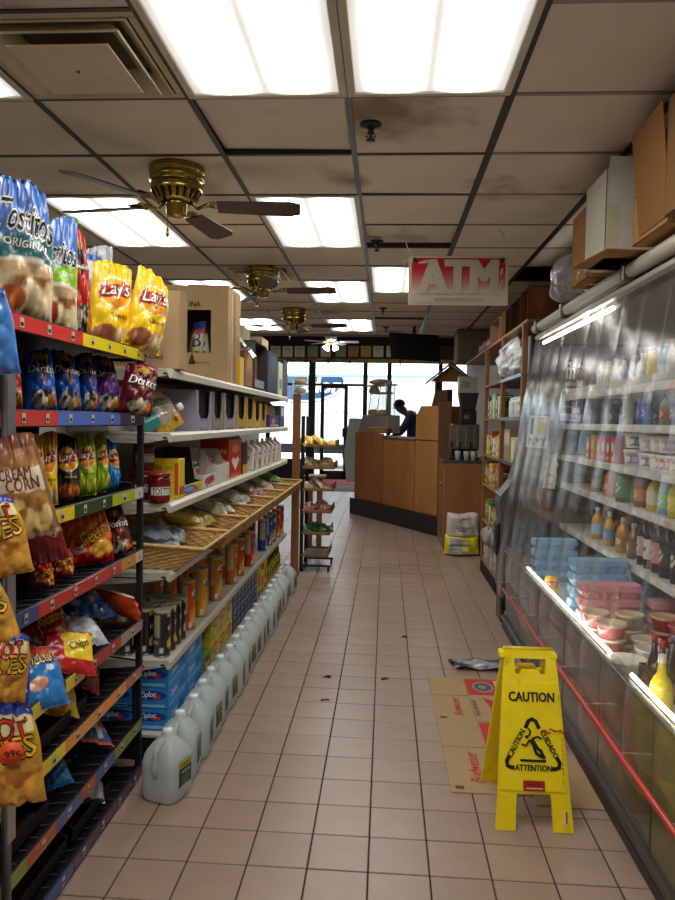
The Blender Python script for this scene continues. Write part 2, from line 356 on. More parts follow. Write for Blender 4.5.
# ---- suspended ceiling
GX, GY, PX, PY = -.17, 2.79, .61, .60
LIGHTS = {(-1, -2), (0, -2), (-3, -2), (-1, 2), (-3, 2), (-1, 6), (0, 5), (-3, 6), (-1, 10), (-3, 10), (-1, -6), (0, -6), (-3, -6)}      # (column, row) of 2x4 fixtures
VENT = {(-2, -1), (-2, 5)}
MISSING = {(2, 5)}
cm = MB(); cm.box(-.298, .298, -.294, .294, 0, .016, 'e3d9cb', .004); ctile = mesh(cm, 'acoustic', 'ceiling_tile'); ctile2 = mesh(cm, 'acoustic_stained', 'ceiling_tile')
busy = set()
for (c, r) in LIGHTS: busy |= {(c, r), (c, r+1)}
SAG = {(0, 3): (.02, 2.2, 0), (-1, 0): (.012, 1.6, .8), (0, 9): (.012, 1.5, 0), (0, 1): (.0, .5, .4)}
for c in range(-5, 4):
    for r in range(-7, 13):
        x, y = GX+(c+.5)*PX, GY+(r+.5)*PY
        if (c, r) in busy or (c, r) in VENT or (c, r) in MISSING or y > YS or x < XL or x > XR-.1: continue
        o = Ob('ceiling_tile', ctile2 if (c, r) in ((0, 0),) else ctile, None, ceil); s = SAG.get((c, r), (0, 0, 0)); o.location = (x, y, ZC+.001+s[0]); o.rotation_euler = (radians(s[1]), radians(s[2]), 0)
for c in range(-4, 5):                                  # main tees run along the aisle
    x = GX+c*PX
    if x > XR: continue
    dark = c >= 1 or c == -2; w_ = .017 if c >= 1 else .012
    mb = MB(); mb.box(x-w_, x+w_, YB, YS, ZC-.004, ZC, '2b2528' if c != 0 else '6f7683'); mb.box(x-.002, x+.002, YB, YS, ZC, ZC+.035, '2b2528')
    Ob('main_tee', mb, 'tee', ceil)
for r in range(-7, 14):
    y = GY+r*PY
    if y > YS: continue
    for c in range(-5, 4):
        x0, x1 = GX+c*PX+.014, GX+(c+1)*PX-.014
        if (c, r) in busy and (c, r-1) in busy and (c, r) not in LIGHTS: continue
        if x1 > XR or x0 < XL: continue
        mb = MB(); mb.box(x0, x1, y-.011, y+.011, ZC-.0035, ZC, '322c2c' if c < 1 else '9b9084'); mb.box(x0, x1, y-.002, y+.002, ZC, ZC+.03, '322c2c')
        Ob('cross_tee', mb, 'tee', ceil)
# ---- fluorescent fixtures
names = {(-1, -2): 'large bright ceiling light panel left of the centre grid bar, nearest row', (0, -2): 'large bright ceiling light panel right of the centre grid bar, nearest row', (-3, -2): 'ceiling light panel cut by the left edge beside the air vent',
 (-1, 2): 'ceiling light panel just right of the nearest brass fan', (-3, 2): 'ceiling light panel behind the left blades of the nearest fan', (-1, 6): 'ceiling light panel right of the second fan', (0, 5): 'ceiling light panel half hidden by the hanging red ATM sign',
 (-3, 6): 'ceiling light panel above the cardboard boxes on the shelf top', (-1, 10): 'farthest ceiling light panel right of the third fan', (-3, 10): 'farthest ceiling light panel left of the third fan', (-1, -6): 'ceiling light panel behind the viewer, left of centre', (0, -6): 'ceiling light panel behind the viewer, right of centre', (-3, -6): 'ceiling light panel behind the viewer, far left'}  # panels behind the viewer are unseen, added to light the aisle
pr = MB(); pr.surf(lambda u, v: ((u-.5)*.55, (.5-v)*1.14, 0), 12, 24, .55, 1.14, 'f4efe2', smooth=False); diffm = mesh(pr, 'diffuser', 'diffuser')
fr = MB()
for (a, b, c2, d) in ((-.303, .303, -.598, -.568), (-.303, .303, .568, .598), (-.303, -.273, -.568, .568), (.273, .303, -.568, .568)): fr.box(a, b, c2, d, -.008, .01, 'cfc9bb', .003)
frm = mesh(fr, 'enamel', 'frame'); hs = MB(); hs.box(-.3, .3, -.595, .595, .012, .11, 'bdb8ad', .01); hsm = mesh(hs, 'enamel', 'housing')
for k, lab in names.items():
    t = thing('ceiling_light', lab, 'ceiling light', (GX+(k[0]+.5)*PX, GY+(k[1]+1)*PY, ZC), 0, 'fluorescent ceiling panels')
    Ob('frame', frm, None, t); Ob('diffuser', diffm, None, t); Ob('housing', hsm, None, t)
for i, (lx, ly) in enumerate(((-1.2, 13.2), (.9, 13.6))):  # unseen panels, added to brighten the window header and the counter
    t = thing('ceiling_light', 'light panel in the raised ceiling over the checkout, %s' % ['window aisle side', 'wall side'][i], 'ceiling light', (lx, ly, ZH-.115), 0, 'fluorescent ceiling panels')
    Ob('frame', frm, None, t); Ob('diffuser', diffm, None, t); Ob('housing', hsm, None, t)
# ---- air diffusers
def vent(c, r, lab):
    t = thing('air_vent', lab, 'air vent', (GX+(c+.5)*PX, GY+(r+.5)*PY, ZC))
    b = MB(); b.box(-.29, .29, -.285, .285, .06, .075, '7a6f5a'); Ob('duct_plate', b, 'plain', t)
    f = MB()
    for (a, b2, c2, d) in ((-.3, .3, -.295, -.26), (-.3, .3, .26, .295), (-.3, -.265, -.26, .26), (.265, .3, -.26, .26)): f.box(a, b2, c2, d, -.004, .012, 'beb192', .003)
    Ob('frame', f, 'enamel', t)
    for k, (s0, s1, z0, z1) in enumerate(((.262, .2, .05, -.006), (.225, .16, .045, -.02), (.17, .0, .03, -.034))):     # stepped square cones
        m = MB(); q = ((-1, -1), (1, -1), (1, 1), (-1, 1))
        m.add([(a*s1, b2*s1, z0) for a, b2 in q]+[(a*s0, b2*s0, z1) for a, b2 in q]+[(a*s0*.985, b2*s0*.985, z1-.006) for a, b2 in q]+[(a*s1, b2*s1, z0-.008) for a, b2 in q],
              [(i, (i+1) % 4, 4+(i+1) % 4, 4+i) for i in range(4)]+[(4+i, 4+(i+1) % 4, 8+(i+1) % 4, 8+i) for i in range(4)]+[(8+i, 8+(i+1) % 4, 12+(i+1) % 4, 12+i) for i in range(4)], 'd6c9ab')
        if k == 2: m.box(-.172, .172, -.172, .172, -.04, -.034, 'd6c9ab', .002); m.lathe([(.006, -.044), (.006, -.04)], '5d5442', 8)
        Ob('louvre', m, 'enamel', t)
vent(-2, -1, 'dusty tan square air vent beside the nearest light panel')
vent(-2, 5, 'small dark air vent behind the second fan')
# ---- shop front
FZ = YF
def fx(px, py=400): return at(px, py, y=FZ).x
def fz(py, px=340): return at(px, py, y=FZ).z
ztop = fz(362); ztr = fz(386)
wf = struct('wall_front', MB().box(XL, XR, FZ, FZ+.2, ztop, ZH, '5a4a3c'), 'plain', 'dark wall band over the shop windows')
Ob('wood_rail', MB().box(XL, XR, FZ-.05, FZ, ztop-.02, ztop+.09, 'b58e62', .01), 'woodh', wf)
Ob('beam', MB().box(XL, XR, FZ-.25, FZ, fz(345), ZH, '2a2220', .01), 'plain', wf)
MUL = [fx(311.8), fx(365), fx(389), fx(440), fx(268)]; hw = [.085, .055, .055, .05, .05]
for x, h_ in zip(MUL, hw):
    Ob('mullion', MB().box(x-h_, x+h_, FZ-.02, FZ+.12, 0, ztop, '22242b', .006), 'blackmetal', wf)
dl, dr = fx(321.5), fx(347)
wins = sorted([XL]+MUL+[XR])
wi = 0
for a, b in zip(wins[:-1], wins[1:]):
    wi += 1; wo = struct('window_%d' % wi, MB().box(a, b, FZ+.04, FZ+.05, (ztr+.05 if a == MUL[0] else .5), ztop, 'ffffff'), 'glass')
    if a != MUL[0]: Ob('sill', MB().box(a, b, FZ-.02, FZ+.12, 0, .5, '34343a', .006), 'blackmetal', wo)
    Ob('transom', MB().box(a, b, FZ, FZ+.09, ztr, ztr+.06, '22242b', .004), 'blackmetal', wo) if a <= MUL[0] else None
dr_ = struct('door_1', MB().box(dl+.06, dr-.06, FZ+.03, FZ+.04, .22, ztr-.02, 'ffffff'), 'glass')
for (a, b, c, d) in ((dl-.02, dl+.07, 0, ztr), (dr-.07, dr+.02, 0, ztr), (dl, dr, 0, .22), (dl, dr, ztr-.06, ztr)): Ob('door_frame', MB().box(a, b, FZ, FZ+.07, c, d, '1f2128', .006), 'blackmetal', dr_)
Ob('push_handle', MB().box(dr-.1, dr+.06, FZ-.06, FZ, fz(437), fz(428), '2a2c33', .01), 'blackmetal', dr_)
Ob('push_bar', MB().tube([(dr, FZ-.05, fz(427)), (MUL[1], FZ-.05, fz(427))], .02, '55585f'), 'steel', dr_)
# ---- street outside: pavement, parked white truck with a dark oval sign
struct('pavement', MB().box(-16, 16, FZ+.2, FZ+14, -.14, -.02, 'a8a6a0'), 'asphalt')
TY0 = FZ+4.2
def tx(px, py=400): return at(px, py, y=TY0).x
def tz(py, px=340): return at(px, py, y=TY0).z
ttop = tz(374.5)
trk = thing('delivery_truck', 'white box truck parked outside the glass shop door', 'truck', (0, TY0, 0))
x0, x1 = tx(180), tx(470)
mb = MB(); W_, H_ = x1-x0, ttop-.75
def TP_(u, v): return (x0+u*W_, 0, .75+v*H_)
def tu(px): return (tx(px)-x0)/W_
def tv(py): return (tz(py)-.75)/H_
mb.box(x0, x1, 0, 2.2, .75, ttop, 'f4f4f2', .01)
cx_, cy_ = tu(300), tv(381); rv_ = cy_-tv(401)
mb.texts(TP_, W_, H_, [('e', cx_, cy_, tu(347)-cx_, cy_-tv(404), '2c4a72'), ('e', cx_, cy_, tu(346.4)-cx_, cy_-tv(403.2), 'f4f4f2'), ('e', cx_, cy_, tu(343.5)-cx_, rv_, '3a5478'), ('r', 0, tv(377), 1, .998, '9cd0d8'),
    ('t', 'ador', tu(320), tv(385.5), (tu(340)-tu(299)), 'f4f4f2', None, 0, .2, 1.0, .04), ('t', 'Foods, Inc.', tu(337), tv(413), tu(351)-tu(321), 'c0c0c4'), ('t', '.com', tu(331), tv(422), tu(336)-tu(325), 'c4c4c8')], .012, ('t', 'r', 'e'))
Ob('cargo_box', mb, 'gloss', trk)
Ob('chassis', MB().box(x0+.2, x1-.2, .3, 1.9, .45, .75, '33353a', .02), 'plain', trk)
for xx in (x0+1.2, tx(338)+.6):
    q = MB(); q.M = Tr(xx, .25, .45, rx=90); q.lathe([(.2, -.13), (.42, -.13), (.45, -.08), (.45, .08), (.42, .13), (.2, .13)], '1d1d1f', 20); Ob('wheel', q, 'rubber', trk)
# ---- framed papers over the windows
PC = ['e8e6da', 'cfd8c2', '8fae86', 'd9d8c8', '9fb08a', 'c98b6a', 'c9b568', 'dfe3d2', 'e6e2d0', 'd6dccb']
for i, (px, c) in enumerate(zip((288, 300, 313, 326, 341, 353.5, 366, 378.3, 391.5, 276), PC)):
    x = fx(px, 352); z = fz(352, px); t = thing('picture_frame', 'framed %s certificate, %s from the left above the shop window' % (['white', 'pale', 'green', 'cream', 'olive', 'salmon', 'yellow', 'off-white', 'ivory', 'greenish white'][i], ORD[(i+1) % 10]), 'picture frame', (x, FZ-.05, z-.16), 0, 'frames above the shop window')
    Ob('frame', MB().box(-.155, .155, -.03, 0, 0, .33, '3a2e22', .006), 'plain', t)
    g = MB(); g.pbox(-.13, .13, -.034, -.02, .025, .305, c, {'-y': [('r', .2, .72, .8, .78, '7a7a70'), ('r', .25, .55, .75, .58, '9a9a90'), ('r', .25, .42, .75, .45, '9a9a90')]}); Ob('paper', g, 'plain', t)
for i in range(4):
    pz = (292, 307, 330, 349)[i]; x = fx(pz, 355); z = fz(361, pz); q = MB(); rr = random.Random(i)
    for k in range(26):
        a = rr.uniform(0, 6.28); l = rr.uniform(.08, .24); s0 = Vector((rr.uniform(-.13, .13), -.06, rr.uniform(-.02, .06))); e = s0+Vector((cos(a)*l*.7, -.05-rr.random()*.1, -abs(sin(a))*l*.6+.04))
        q.add([tuple(s0), tuple((s0+e)/2+Vector((.02, 0, .02))), tuple(e), tuple((s0+e)/2-Vector((.02, 0, .01)))], [(0, 1, 2, 3)], rr.choice(['4d6a3a', '3c5530', '68804a']))
    tag(Ob('ivy_garland', q, 'leaf', None, (x, FZ-.05, z)), 'sparse green artificial ivy on the window rail, %s from the left' % ORD[i], 'garland', 'ivy on the window rail')
tag(Ob('door_mat', MB().box(-.95, .62, -.7, .72, 0, .012, 'a5484e', .004), 'fabric', None, (at(338, 480, z=0).x, 17.65, 0)), 'red entrance mat lying at the glass door', 'mat')
tag(Ob('door_mat', MB().box(-.95, .75, -.75, .75, 0, .01, '6d6f72', .004), 'fabric', None, (at(338, 489, z=0).x, 16.15, 0)), 'grey entrance mat in front of the red one', 'mat')
# ---- ceiling fans
def fan(px, py, blades, R, lab, bcol='4a342b', mcol='brass', zc=ZC, drop=0, lamps=False):
    p = at(px, py, z=zc) if not drop else at(px, py, y=drop)
    if drop: p.z = zc
    t = thing('ceiling_fan', lab, 'ceiling fan', p, 0, 'ceiling fans'); z0 = -.02
    if drop:
        dz = zc-at(px, py, y=drop).z; Ob('down_rod', MB().lathe([(.05, 0), (.05, -.03), (.012, -.05), (.012, -dz+.1)], 'd8d8d4', 12), 'enamel', t); z0 = -dz+.12
    m = MB(); m.lathe([(.135, z0+.02), (.138, z0), (.135, z0-.012), (.128, z0-.016), (.134, z0-.022), (.134, z0-.05), (.118, z0-.056), (.127, z0-.062), (.127, z0-.1), (.105, z0-.135), (.075, z0-.15)], 'd8d8d4', 28); Ob('motor_housing', m, mcol, t)
    s = MB()
    for k in range(20):
        s.M = Tr(0, 0, 0, rz=k*18); s.add([(.128, -.008, z0-.103), (.128, .008, z0-.103), (.1, .006, z0-.143), (.1, -.006, z0-.143)], [(0, 1, 2, 3)], '1b1510')
    Ob('cooling_slot', s, 'plain', t)
    Ob('switch_housing', MB().lathe([(.06, z0-.145), (.052, z0-.16), (.05, z0-.205), (.045, z0-.215), (.02, z0-.222)], '6b5a3a', 18), mcol, t)
    for a in blades:
        b = MB(); b.M = Tr(0, 0, z0-.165, rz=a)@Tr(rx=-13)
        o = [(.2, -.05), (R-.05, -.068), (R, -.045), (R, .045), (R-.05, .068), (.2, .05)]; b.prism(o, 'z', -.004, .004, bcol); bl = Ob('blade', b, 'woodh' if mcol == 'brass' else 'enamel', t)
        k = MB(); k.M = Tr(0, 0, z0-.165, rz=a)
        k.tube([(.06, 0, .02), (.1, .0, -.012), (.15, .012, .008), (.19, .04, .008)], .008, 'a08a45', 6); k.tube([(.1, 0, -.012), (.15, -.012, .008), (.19, -.04, .008)], .008, 'a08a45', 6); k.box(.18, .25, -.035, .035, .004, .012, 'a08a45', .003); Ob('blade_bracket', k, mcol, bl)
    if lamps:
        for k in range(4):
            q = MB(); q.M = Tr(0, 0, z0-.22, rz=45+k*90)@Tr(.1, 0, -.02, ry=-35); q.lathe([(.02, .03), (.025, 0), (.045, -.04), (.07, -.09)], 'f3efe6', 12, cap=False); Ob('lamp_shade', q, 'lampwhite', t)
    else:
        Ob('pull_chain', MB().tube([(-.045, 0, z0-.2), (-.045, 0, z0-.27)], .0015, 'a08a45', 5).lathe([(.002, z0-.27), (.008, z0-.285), (.009, z0-.31), (.003, z0-.32)], '3b2417', 8, -.045, 0), 'brass', t)
    return t
fan(177, 168, (6, 80, 170, 236), .61, 'nearest ceiling fan, brass with dark wooden blades')
fan(263, 268, (-4, 115, 205, 285), .6, 'second ceiling fan with dark blades, beyond the nearest one')
fan(294, 309, (-6, 85, 175, 260), .6, 'third small dark ceiling fan near the end of the low ceiling')
fan(331, 340, (-8, 64, 136, 208, 280), .62, 'white ceiling fan with lamp cups near the shop window', 'e4e4e6', 'enamel', ZH, 16, True)
# ---- sprinklers
for px, py, lab in ((371, 124, 'dark sprinkler head on the stained nearest tile'), (377, 241, 'dark sprinkler head left of the red sign'), (383, 308, 'small sprinkler head below the sign light panel'), (386, 327, 'farthest sprinkler head before the television')):
    p = at(px, py, z=ZC); t = thing('sprinkler_head', lab, 'sprinkler', p, 0, 'ceiling sprinklers')
    Ob('escutcheon', MB().lathe([(.045, 0), (.045, -.006), (.03, -.012), (.014, -.02)], '1d1a1a', 16), 'blackmetal', t)
    m = MB().lathe([(.012, -.018), (.012, -.04), (.006, -.045), (.006, -.06)], '1d1a1a', 10); m.tube([(-.012, 0, -.035), (-.02, 0, -.05), (0, 0, -.066)], .003, '1d1a1a', 5).tube([(.012, 0, -.035), (.02, 0, -.05), (0, 0, -.066)], .003, '1d1a1a', 5); m.lathe([(.02, -.066), (.02, -.069)], '1d1a1a', 10); Ob('nozzle', m, 'blackmetal', t)
# ---- hanging ATM sign
YA = 4.7
pa, pb, pc = at(409, 254, y=YA), at(509, 254, y=YA), at(409, 303, y=YA); sw, sh = pb.x-pa.x, pa.z-pc.z
t = thing('atm_sign', 'faded red and white ATM sign hanging from the ceiling', 'sign', ((pa.x+pb.x)/2, YA, pc.z-.012))
m = MB(); m.box(-sw/2, sw/2, 0, .004, 0, sh, 'b9b2a0', .001)
def SP(u, v): return (-sw/2+u*sw, 0, v*sh)
arc = [(.03, .24), (.97, .24), (.97, .8), (.95, .9), (.9, .96), (.1, .96), (.06, .9), (.03, .8)]
g0, g1 = (178, 34, 46), (190, 178, 160); N_ = 16
for i in range(N_):
    f = i/(N_-1); v0, v1 = .24+.72*i/N_, .24+.72*(i+1)/N_; k = 0 if v0 < .8 else (v0-.8)/.16; ins = .03+.07*k*k; f = min(1, f*1.35); cc = tuple((g1[j]*(1-f)+g0[j]*f)/255 for j in range(3))
    m.texts(SP, sw, sh, [('r', ins, v0, 1-ins, v1, cc)], .004, ('r',))
m.texts(SP, sw, sh, [('r', .3, .3, .3, .3, 'ffffff'), ('r', .3, .3, .3, .3, 'ffffff'), ('e', .18, .885, .09, .03, 'b9b2a0', 10), ('e', .93, .68, .012, .08, 'b9b2a0', -14), ('e', .925, .42, .01, .1, 'b9b2a0', -20), ('t', 'ATM', .5, .58, .76, 'b4ac9a', None, 0, 0, 1.2, .06), ('r', .03, .05, .97, .2, 'b4ac9a'), ('t', 'www.atms.com', .5, .115, .48, '968c7e', None, 0, 0, .8)], .005, ('t', 'r', 'e'))
Ob('panel', m, 'plain', t)
for u in (.06, .94):
    q = MB(); q.M = Tr(-sw/2+u*sw, -.004, sh*.92, rx=90); q.lathe([(.008, -.002), (.014, -.002), (.014, .004), (.008, .004)], '3a3a38', 14); Ob('grommet', q, 'steel', t)
zt = ZC-pc.z+.012
Ob('string', MB().tube([(-sw/2+.06*sw, -.004, sh*.92), (-sw/2-.01, -.01, sh+.05), (-sw/2-.045, 0, zt)], .002, 'cfc8b8', 5).tube([(-sw/2+.06*sw, -.006, sh*.92), (-sw/2-.03, -.01, sh*.9), (-sw/2-.055, 0, sh*.5)], .002, 'cfc8b8', 5), 'plain', t)
Ob('string', MB().tube([(sw/2-.06*sw, -.004, sh*.92), (sw/2, -.01, sh+.04), (sw/2-.06, 0, zt)], .002, 'cfc8b8', 5).tube([(sw/2-.04*sw, -.006, sh*.92), (sw/2+.03, 0, sh*.85), (sw/2+.06, 0, sh*.72)], .002, 'cfc8b8', 5), 'plain', t)
# ================================================================= FOIL BAGS
def bag_shape(w, h, d, seed, slump=0., pinch=.5):
    r = random.Random(seed); ph = [r.uniform(0, 6.28) for _ in range(8)]; tw = r.uniform(-.1, .1); k1, k2 = r.choice((2, 3, 4)), r.choice((5, 6, 7))
    sk, skb, nar = r.uniform(-.16, .16), r.uniform(-.05, .05), r.uniform(.72, .95)
    def P(u, v, s=-1):
        e = min(1, max(0, (v-.03)/.94)); body = (max(0, 4*e*(1-e)))**.42; prof = max(0, sin(pi*u))**.5
        t = d/2*prof*body*(1.22-.5*e*(1-slump))
        end = abs(2*e-1)**1.7
        f1 = sin(2*pi*k1*u+ph[0]+2*v); f2 = 1-2*abs(sin(pi*k2*u+ph[1]-3*v)); f3 = 1-2*abs(sin(pi*3*(u*.6+v)+ph[4])); f4 = 1-2*abs(sin(pi*4*(v-u*.5)+ph[5]))
        wr = d*prof**.4*((.13*end+.01)*(f1*.6+f2*.5) + .04*body*(f3+f4*.8))
        wid = w*(1-.07*body)*(1-(1-nar)*max(0, v-.6)/.4); x = (u-.5)*wid + tw*w*(v-.5)**2 + sk*w*.4*max(0, v-.5)
        z = h*v - h*.06*(1-prof)*max(0, (v-.7)/.3) + h*sk*(u-.5)*max(0, (v-.45)/.55)**1.5 + h*skb*(u-.5)*max(0, (.4-v)/.4) - slump*h*.22*v*v
        y = s*t + wr*(1 if s < 0 else .7) + slump*.25*h*v*v
        if v < .025 or v > .975: y = wr*.9 + slump*.25*h*v*v
        return (x, y, max(0, z))
    return P
def bag_mesh(w, h, d, base, art, seed, back=None, slump=0., nu=40, nv=56):
    P = bag_shape(w, h, d, seed, slump); m = MB()
    m.surf(lambda u, v: P(u, v, -1), nu, nv, w, h, base, art, .0026)
    m.surf(lambda u, v: P(1-u, v, 1), 12, 16, w, h, back or base, (), .004)
    return m
def LAYS(flav='Classic', fc='7a3a1a', dark=False, pot=True):
    a = [('e', .5, .62, .40, .185, 'f2ead2'), ('e', .5, .62, .37, .165, 'f3b61e'), ('q', [(.1, .53), (.86, .60), (.9, .76), (.14, .68)], 'b3161f'), ('e', .56, .5, .2, .05, 'e88a1a', 20), ('t', "Lay's", .5, .645, .66, 'fbf7ee', '8e0f18', 6, .25, 1.25), ('t', flav, .58, .36, .42, fc)]
    if pot: a += [('e', .3, .13, .26, .11, '9a5a36'), ('e', .72, .12, .2, .12, 'c9b184')]
    return a
def DORI(chip='c97a20', tri='1a1214', glow='d8342a'):
    return [('q', [(.2, .95), (.5, .36), (.8, .95)], glow), ('q', [(.26, .92), (.5, .46), (.74, .92)], tri), ('n', .5, .17, .34, .15, '3a2c26', 'c9b9a6', 9), ('q', [(.55, .06), (.78, .3), (.92, .1)], chip), ('t', 'Doritos', .5, .64, .8, 'f7f4ee', '120c0c', -4, .1, 1.3), ('e', .5, .86, .2, .06, 'b88a3a')]
def TOST(mid, sub, bowl=True):
    a = [('r', 0, 0, 1, .36, 'c9b79a'), ('n', .5, .2, .46, .19, '8d5a2a', 'dcc59a', 7), ('r', 0, .34, 1, .6, mid), ('e', .5, .36, .5, .06, 'd8d2c4'), ('e', .5, .34, .5, .05, 'b99b70'), ('r', 0, .6, 1, 1.0, '4a6fb8'), ('e', .3, .62, .55, .06, '4a6fb8'), ('t', 'Tostitos', .5, .68, .84, '15161a', 'ece6d8', -10, 0, 2.6), ('t', sub, .5, .5, .66, 'e8e4d2', None, -6, 0, 1.15)]
    if bowl: a.append(('e', .28, .14, .24, .08, 'b45a24'))
    return a
def CHEE(t1='f07a18', t2='cf2018'):
    return [('r', 0, 0, 1, .5, t2), ('e', .5, .52, .6, .12, t1), ('n', .7, .26, .28, .16, 'c8281a', 'f0b23c', 9), ('e', .22, .3, .12, .07, 'ded6cc'), ('t', 'Cheetos', .5, .56, .84, 'f3b626', '15100c', 22, .1, 1.5)]
FRIES = [('n', .5, .27, .5, .26, 'b0701c', 'e6a840', 8), ('r', 0, .9, 1, 1, '2a3f9a'), ('q', [(.0, .5), (1, .56), (1, .92), (0, .86)], 'c9a53a'), ('q', [(.03, .7), (.97, .74), (.97, .92), (.03, .88)], 'e9d9a0'), ('t', 'HOT', .5, .78, .74, 'e03a22', '16181c', 3, 0, 1.35), ('t', 'FRIES', .5, .60, .86, 'f0b62a', '16181c', 3, 0, 1.35)]
DES = {
 'lays': ('f2c81a', LAYS()), 'laysbbq': ('24231f', LAYS('Barbecue', 'd8c08a', pot=False)+[('n', .55, .14, .4, .13, '8a4a1c', 'd8742a', 7)]), 'lime': ('a8c41e', LAYS('Limon', '3c5a14', pot=False)+[('n', .6, .16, .3, .12, 'c9b14a', 'a8c41e', 6), ('q', [(.05, .02), (.5, .26), (.3, .02)], '7fc01c')]), 'salt': ('2a8ad8', LAYS('Salt', 'f0f0f0', pot=False)),
 'dorred': ('b81c1e', DORI()), 'dorblue': ('1f58b0', DORI(glow='c86a2a')), 'dorpurple': ('6a2a86', DORI('e08a2a', '2a1030', '8a4aa8')), 'dormaroon': ('5a1416', DORI('d8742a', '3a0c10', 'b0523a')),
 'tost': ('1f5a62', TOST('1e5f63', 'ORIGINAL')), 'tostlime': ('7fae1e', TOST('86b81e', 'HINT of LIME')+[('e', .3, .16, .22, .1, 'b23a2a')]), 'chee': ('f07a18', CHEE()), 'cheered': ('c81e18', CHEE('c81e18', 'b81814')),
 'fries': ('d0922e', FRIES),
 'cream': ('b07a4c', [('r', 0, .86, 1, 1, '7a4630'), ('n', .5, .22, .44, .22, '9a6a2c', 'ecd489', 7), ('r', .0, .0, .06, 1, '8a5a3a'), ('r', .94, 0, 1, 1, '8a5a3a'), ('q', [(.05, .5), (.95, .44), (.95, .66), (.05, .72)], 'e8d8bc'), ('t', 'CREAM', .46, .65, .6, '7a2c1e', None, -4, 0, 1.6), ('t', 'CORN', .55, .54, .6, '7a2c1e', None, -4, 0, 1.6), ('r', 0, .0, 1, .05, 'c9bfae')]),
 'fritos': ('d8b01e', [('q', [(0, .5), (1, .6), (1, .85), (0, .75)], 'b4201c'), ('t', 'FRITOS', .5, .67, .8, 'f4e6b0', None, 5), ('n', .5, .2, .4, .18, 'b87a1e', 'e8b43a', 7)]),
 'party': ('1d3f7a', [('n', .5, .5, .48, .46, '1d3f7a', '4a7fc0', 6), ('e', .3, .7, .1, .05, 'c9622a', 40), ('e', .7, .75, .12, .06, 'd8dce2', -30), ('e', .6, .35, .12, .05, 'd87a3a', 60), ('e', .25, .3, .1, .06, 'b0b8c6', 20), ('e', .8, .5, .08, .04, 'c0c8d0')]),
 'silver': ('b9bcc2', [('n', .5, .5, .45, .45, '8a8e96', 'd8dade', 5), ('q', [(0, .9), (1, .7), (1, .78), (0, .98)], '2a62b0')]),
 'orange': ('e0501c', [('e', .1, .5, .2, .5, 'e6ded2'), ('n', .3, .5, .2, .4, 'c9a072', 'e6ded2', 5)]),
 'redyel': ('b81c1e', [('q', [(.35, .3), (1, .3), (1, .95), (.35, .95)], 'e8c81e'), ('t', 'Chips', .66, .62, .45, '3a5a1a', None, 20)]),
 'blueche': ('2478c0', [('r', 0, .82, 1, 1, 'd8521e'), ('t', 'Cheetos', .5, .76, .8, 'e8c06a', '101418', 8, .1, 1.4), ('e', .4, .35, .2, .1, 'd8967a', 20), ('e', .7, .6, .1, .05, 'd8e2ea')]),
 'wise': ('1c3fae', [('t', "P'S", .5, .5, .7, 'dfe6f2', None, -50)]), 'sky': ('4a86d4', [('t', 'O', .4, .45, .3, '1a2c6a', None, 10, .2), ('r', 0, .88, 1, .93, '2a5aa8')]),
 'stripe': ('d8582a', [('q', [(0, .05), (1, .05), (1, .3), (0, .3)], '2a4f8a'), ('r', 0, .3, 1, .36, 'e2e2e2'), ('e', .35, .7, .25, .18, '8a9296'), ('r', .62, .1, .74, .6, 'd6d2c8')]),
 'smallblue': ('2a78b8', []), 'greybrown': ('a89c86', [('n', .5, .5, .45, .45, '7a6a52', 'c9bda6', 6)]), 'purplesilver': ('b6b8bc', [('r', 0, .42, 1, .5, '3a1f4a'), ('n', .5, .7, .45, .25, '8a8c92', 'd4d6da', 6), ('r', 0, 0, 1, .06, '3a1f4a')]),
 'dkred': ('7a161a', [('t', 'Snacks', .55, .6, .7, 'cfc2b6', None, -30), ('e', .6, .75, .3, .14, 'a82026')]),
}
def put_bag(name, label, px, w, h, d, des, seed, loc, yaw, lean=0, roll=0, slump=0., group=None, flat=False):
    base, art = DES[des]; o = Ob(name, bag_mesh(w, h, d, base, art, seed, slump=slump), 'film'); o.location = loc
    o.rotation_euler = (Matrix.Rotation(radians(yaw), 4, 'Z') @ Matrix.Rotation(radians(roll), 4, 'Y') @ Matrix.Rotation(radians(-lean), 4, 'X')).to_euler()
    return tag(o, label, 'snack bag', group)
def bag_at(label, x0, x1, ptop, z, X, des, seed, yaw=50, lean=10, roll=0, d=.12, slump=0., hs=1.03, ws=1.22, group=None, zlift=.0, name='chip_bag'):
    """a bag standing on a rack shelf at height z whose base centre lies on the plane x = X under pixel column (x0+x1)/2"""
    c = (x0+x1)/2; py = 450; p = at(c, py, x=X)
    for _ in range(8):                                     # pixel row where that column meets the shelf
        p = at(c, py, x=X); py += (p.z-z)*F/depth(p)
    dp = depth(p); h = (py-ptop)*dp/F*hs; vd = (p-CAM).normalized(); n = Vector((sin(radians(yaw)), -cos(radians(yaw)), 0)); ca = max(.3, abs(vd.dot(n)))
    w = max(.06, ((x1-x0)*dp/F - d*.5*math.sqrt(1-ca*ca))/ca*ws)
    return put_bag(name, label, c, w, h, d, des, seed, (p.x, p.y, z+zlift), yaw, lean, roll, slump, group)
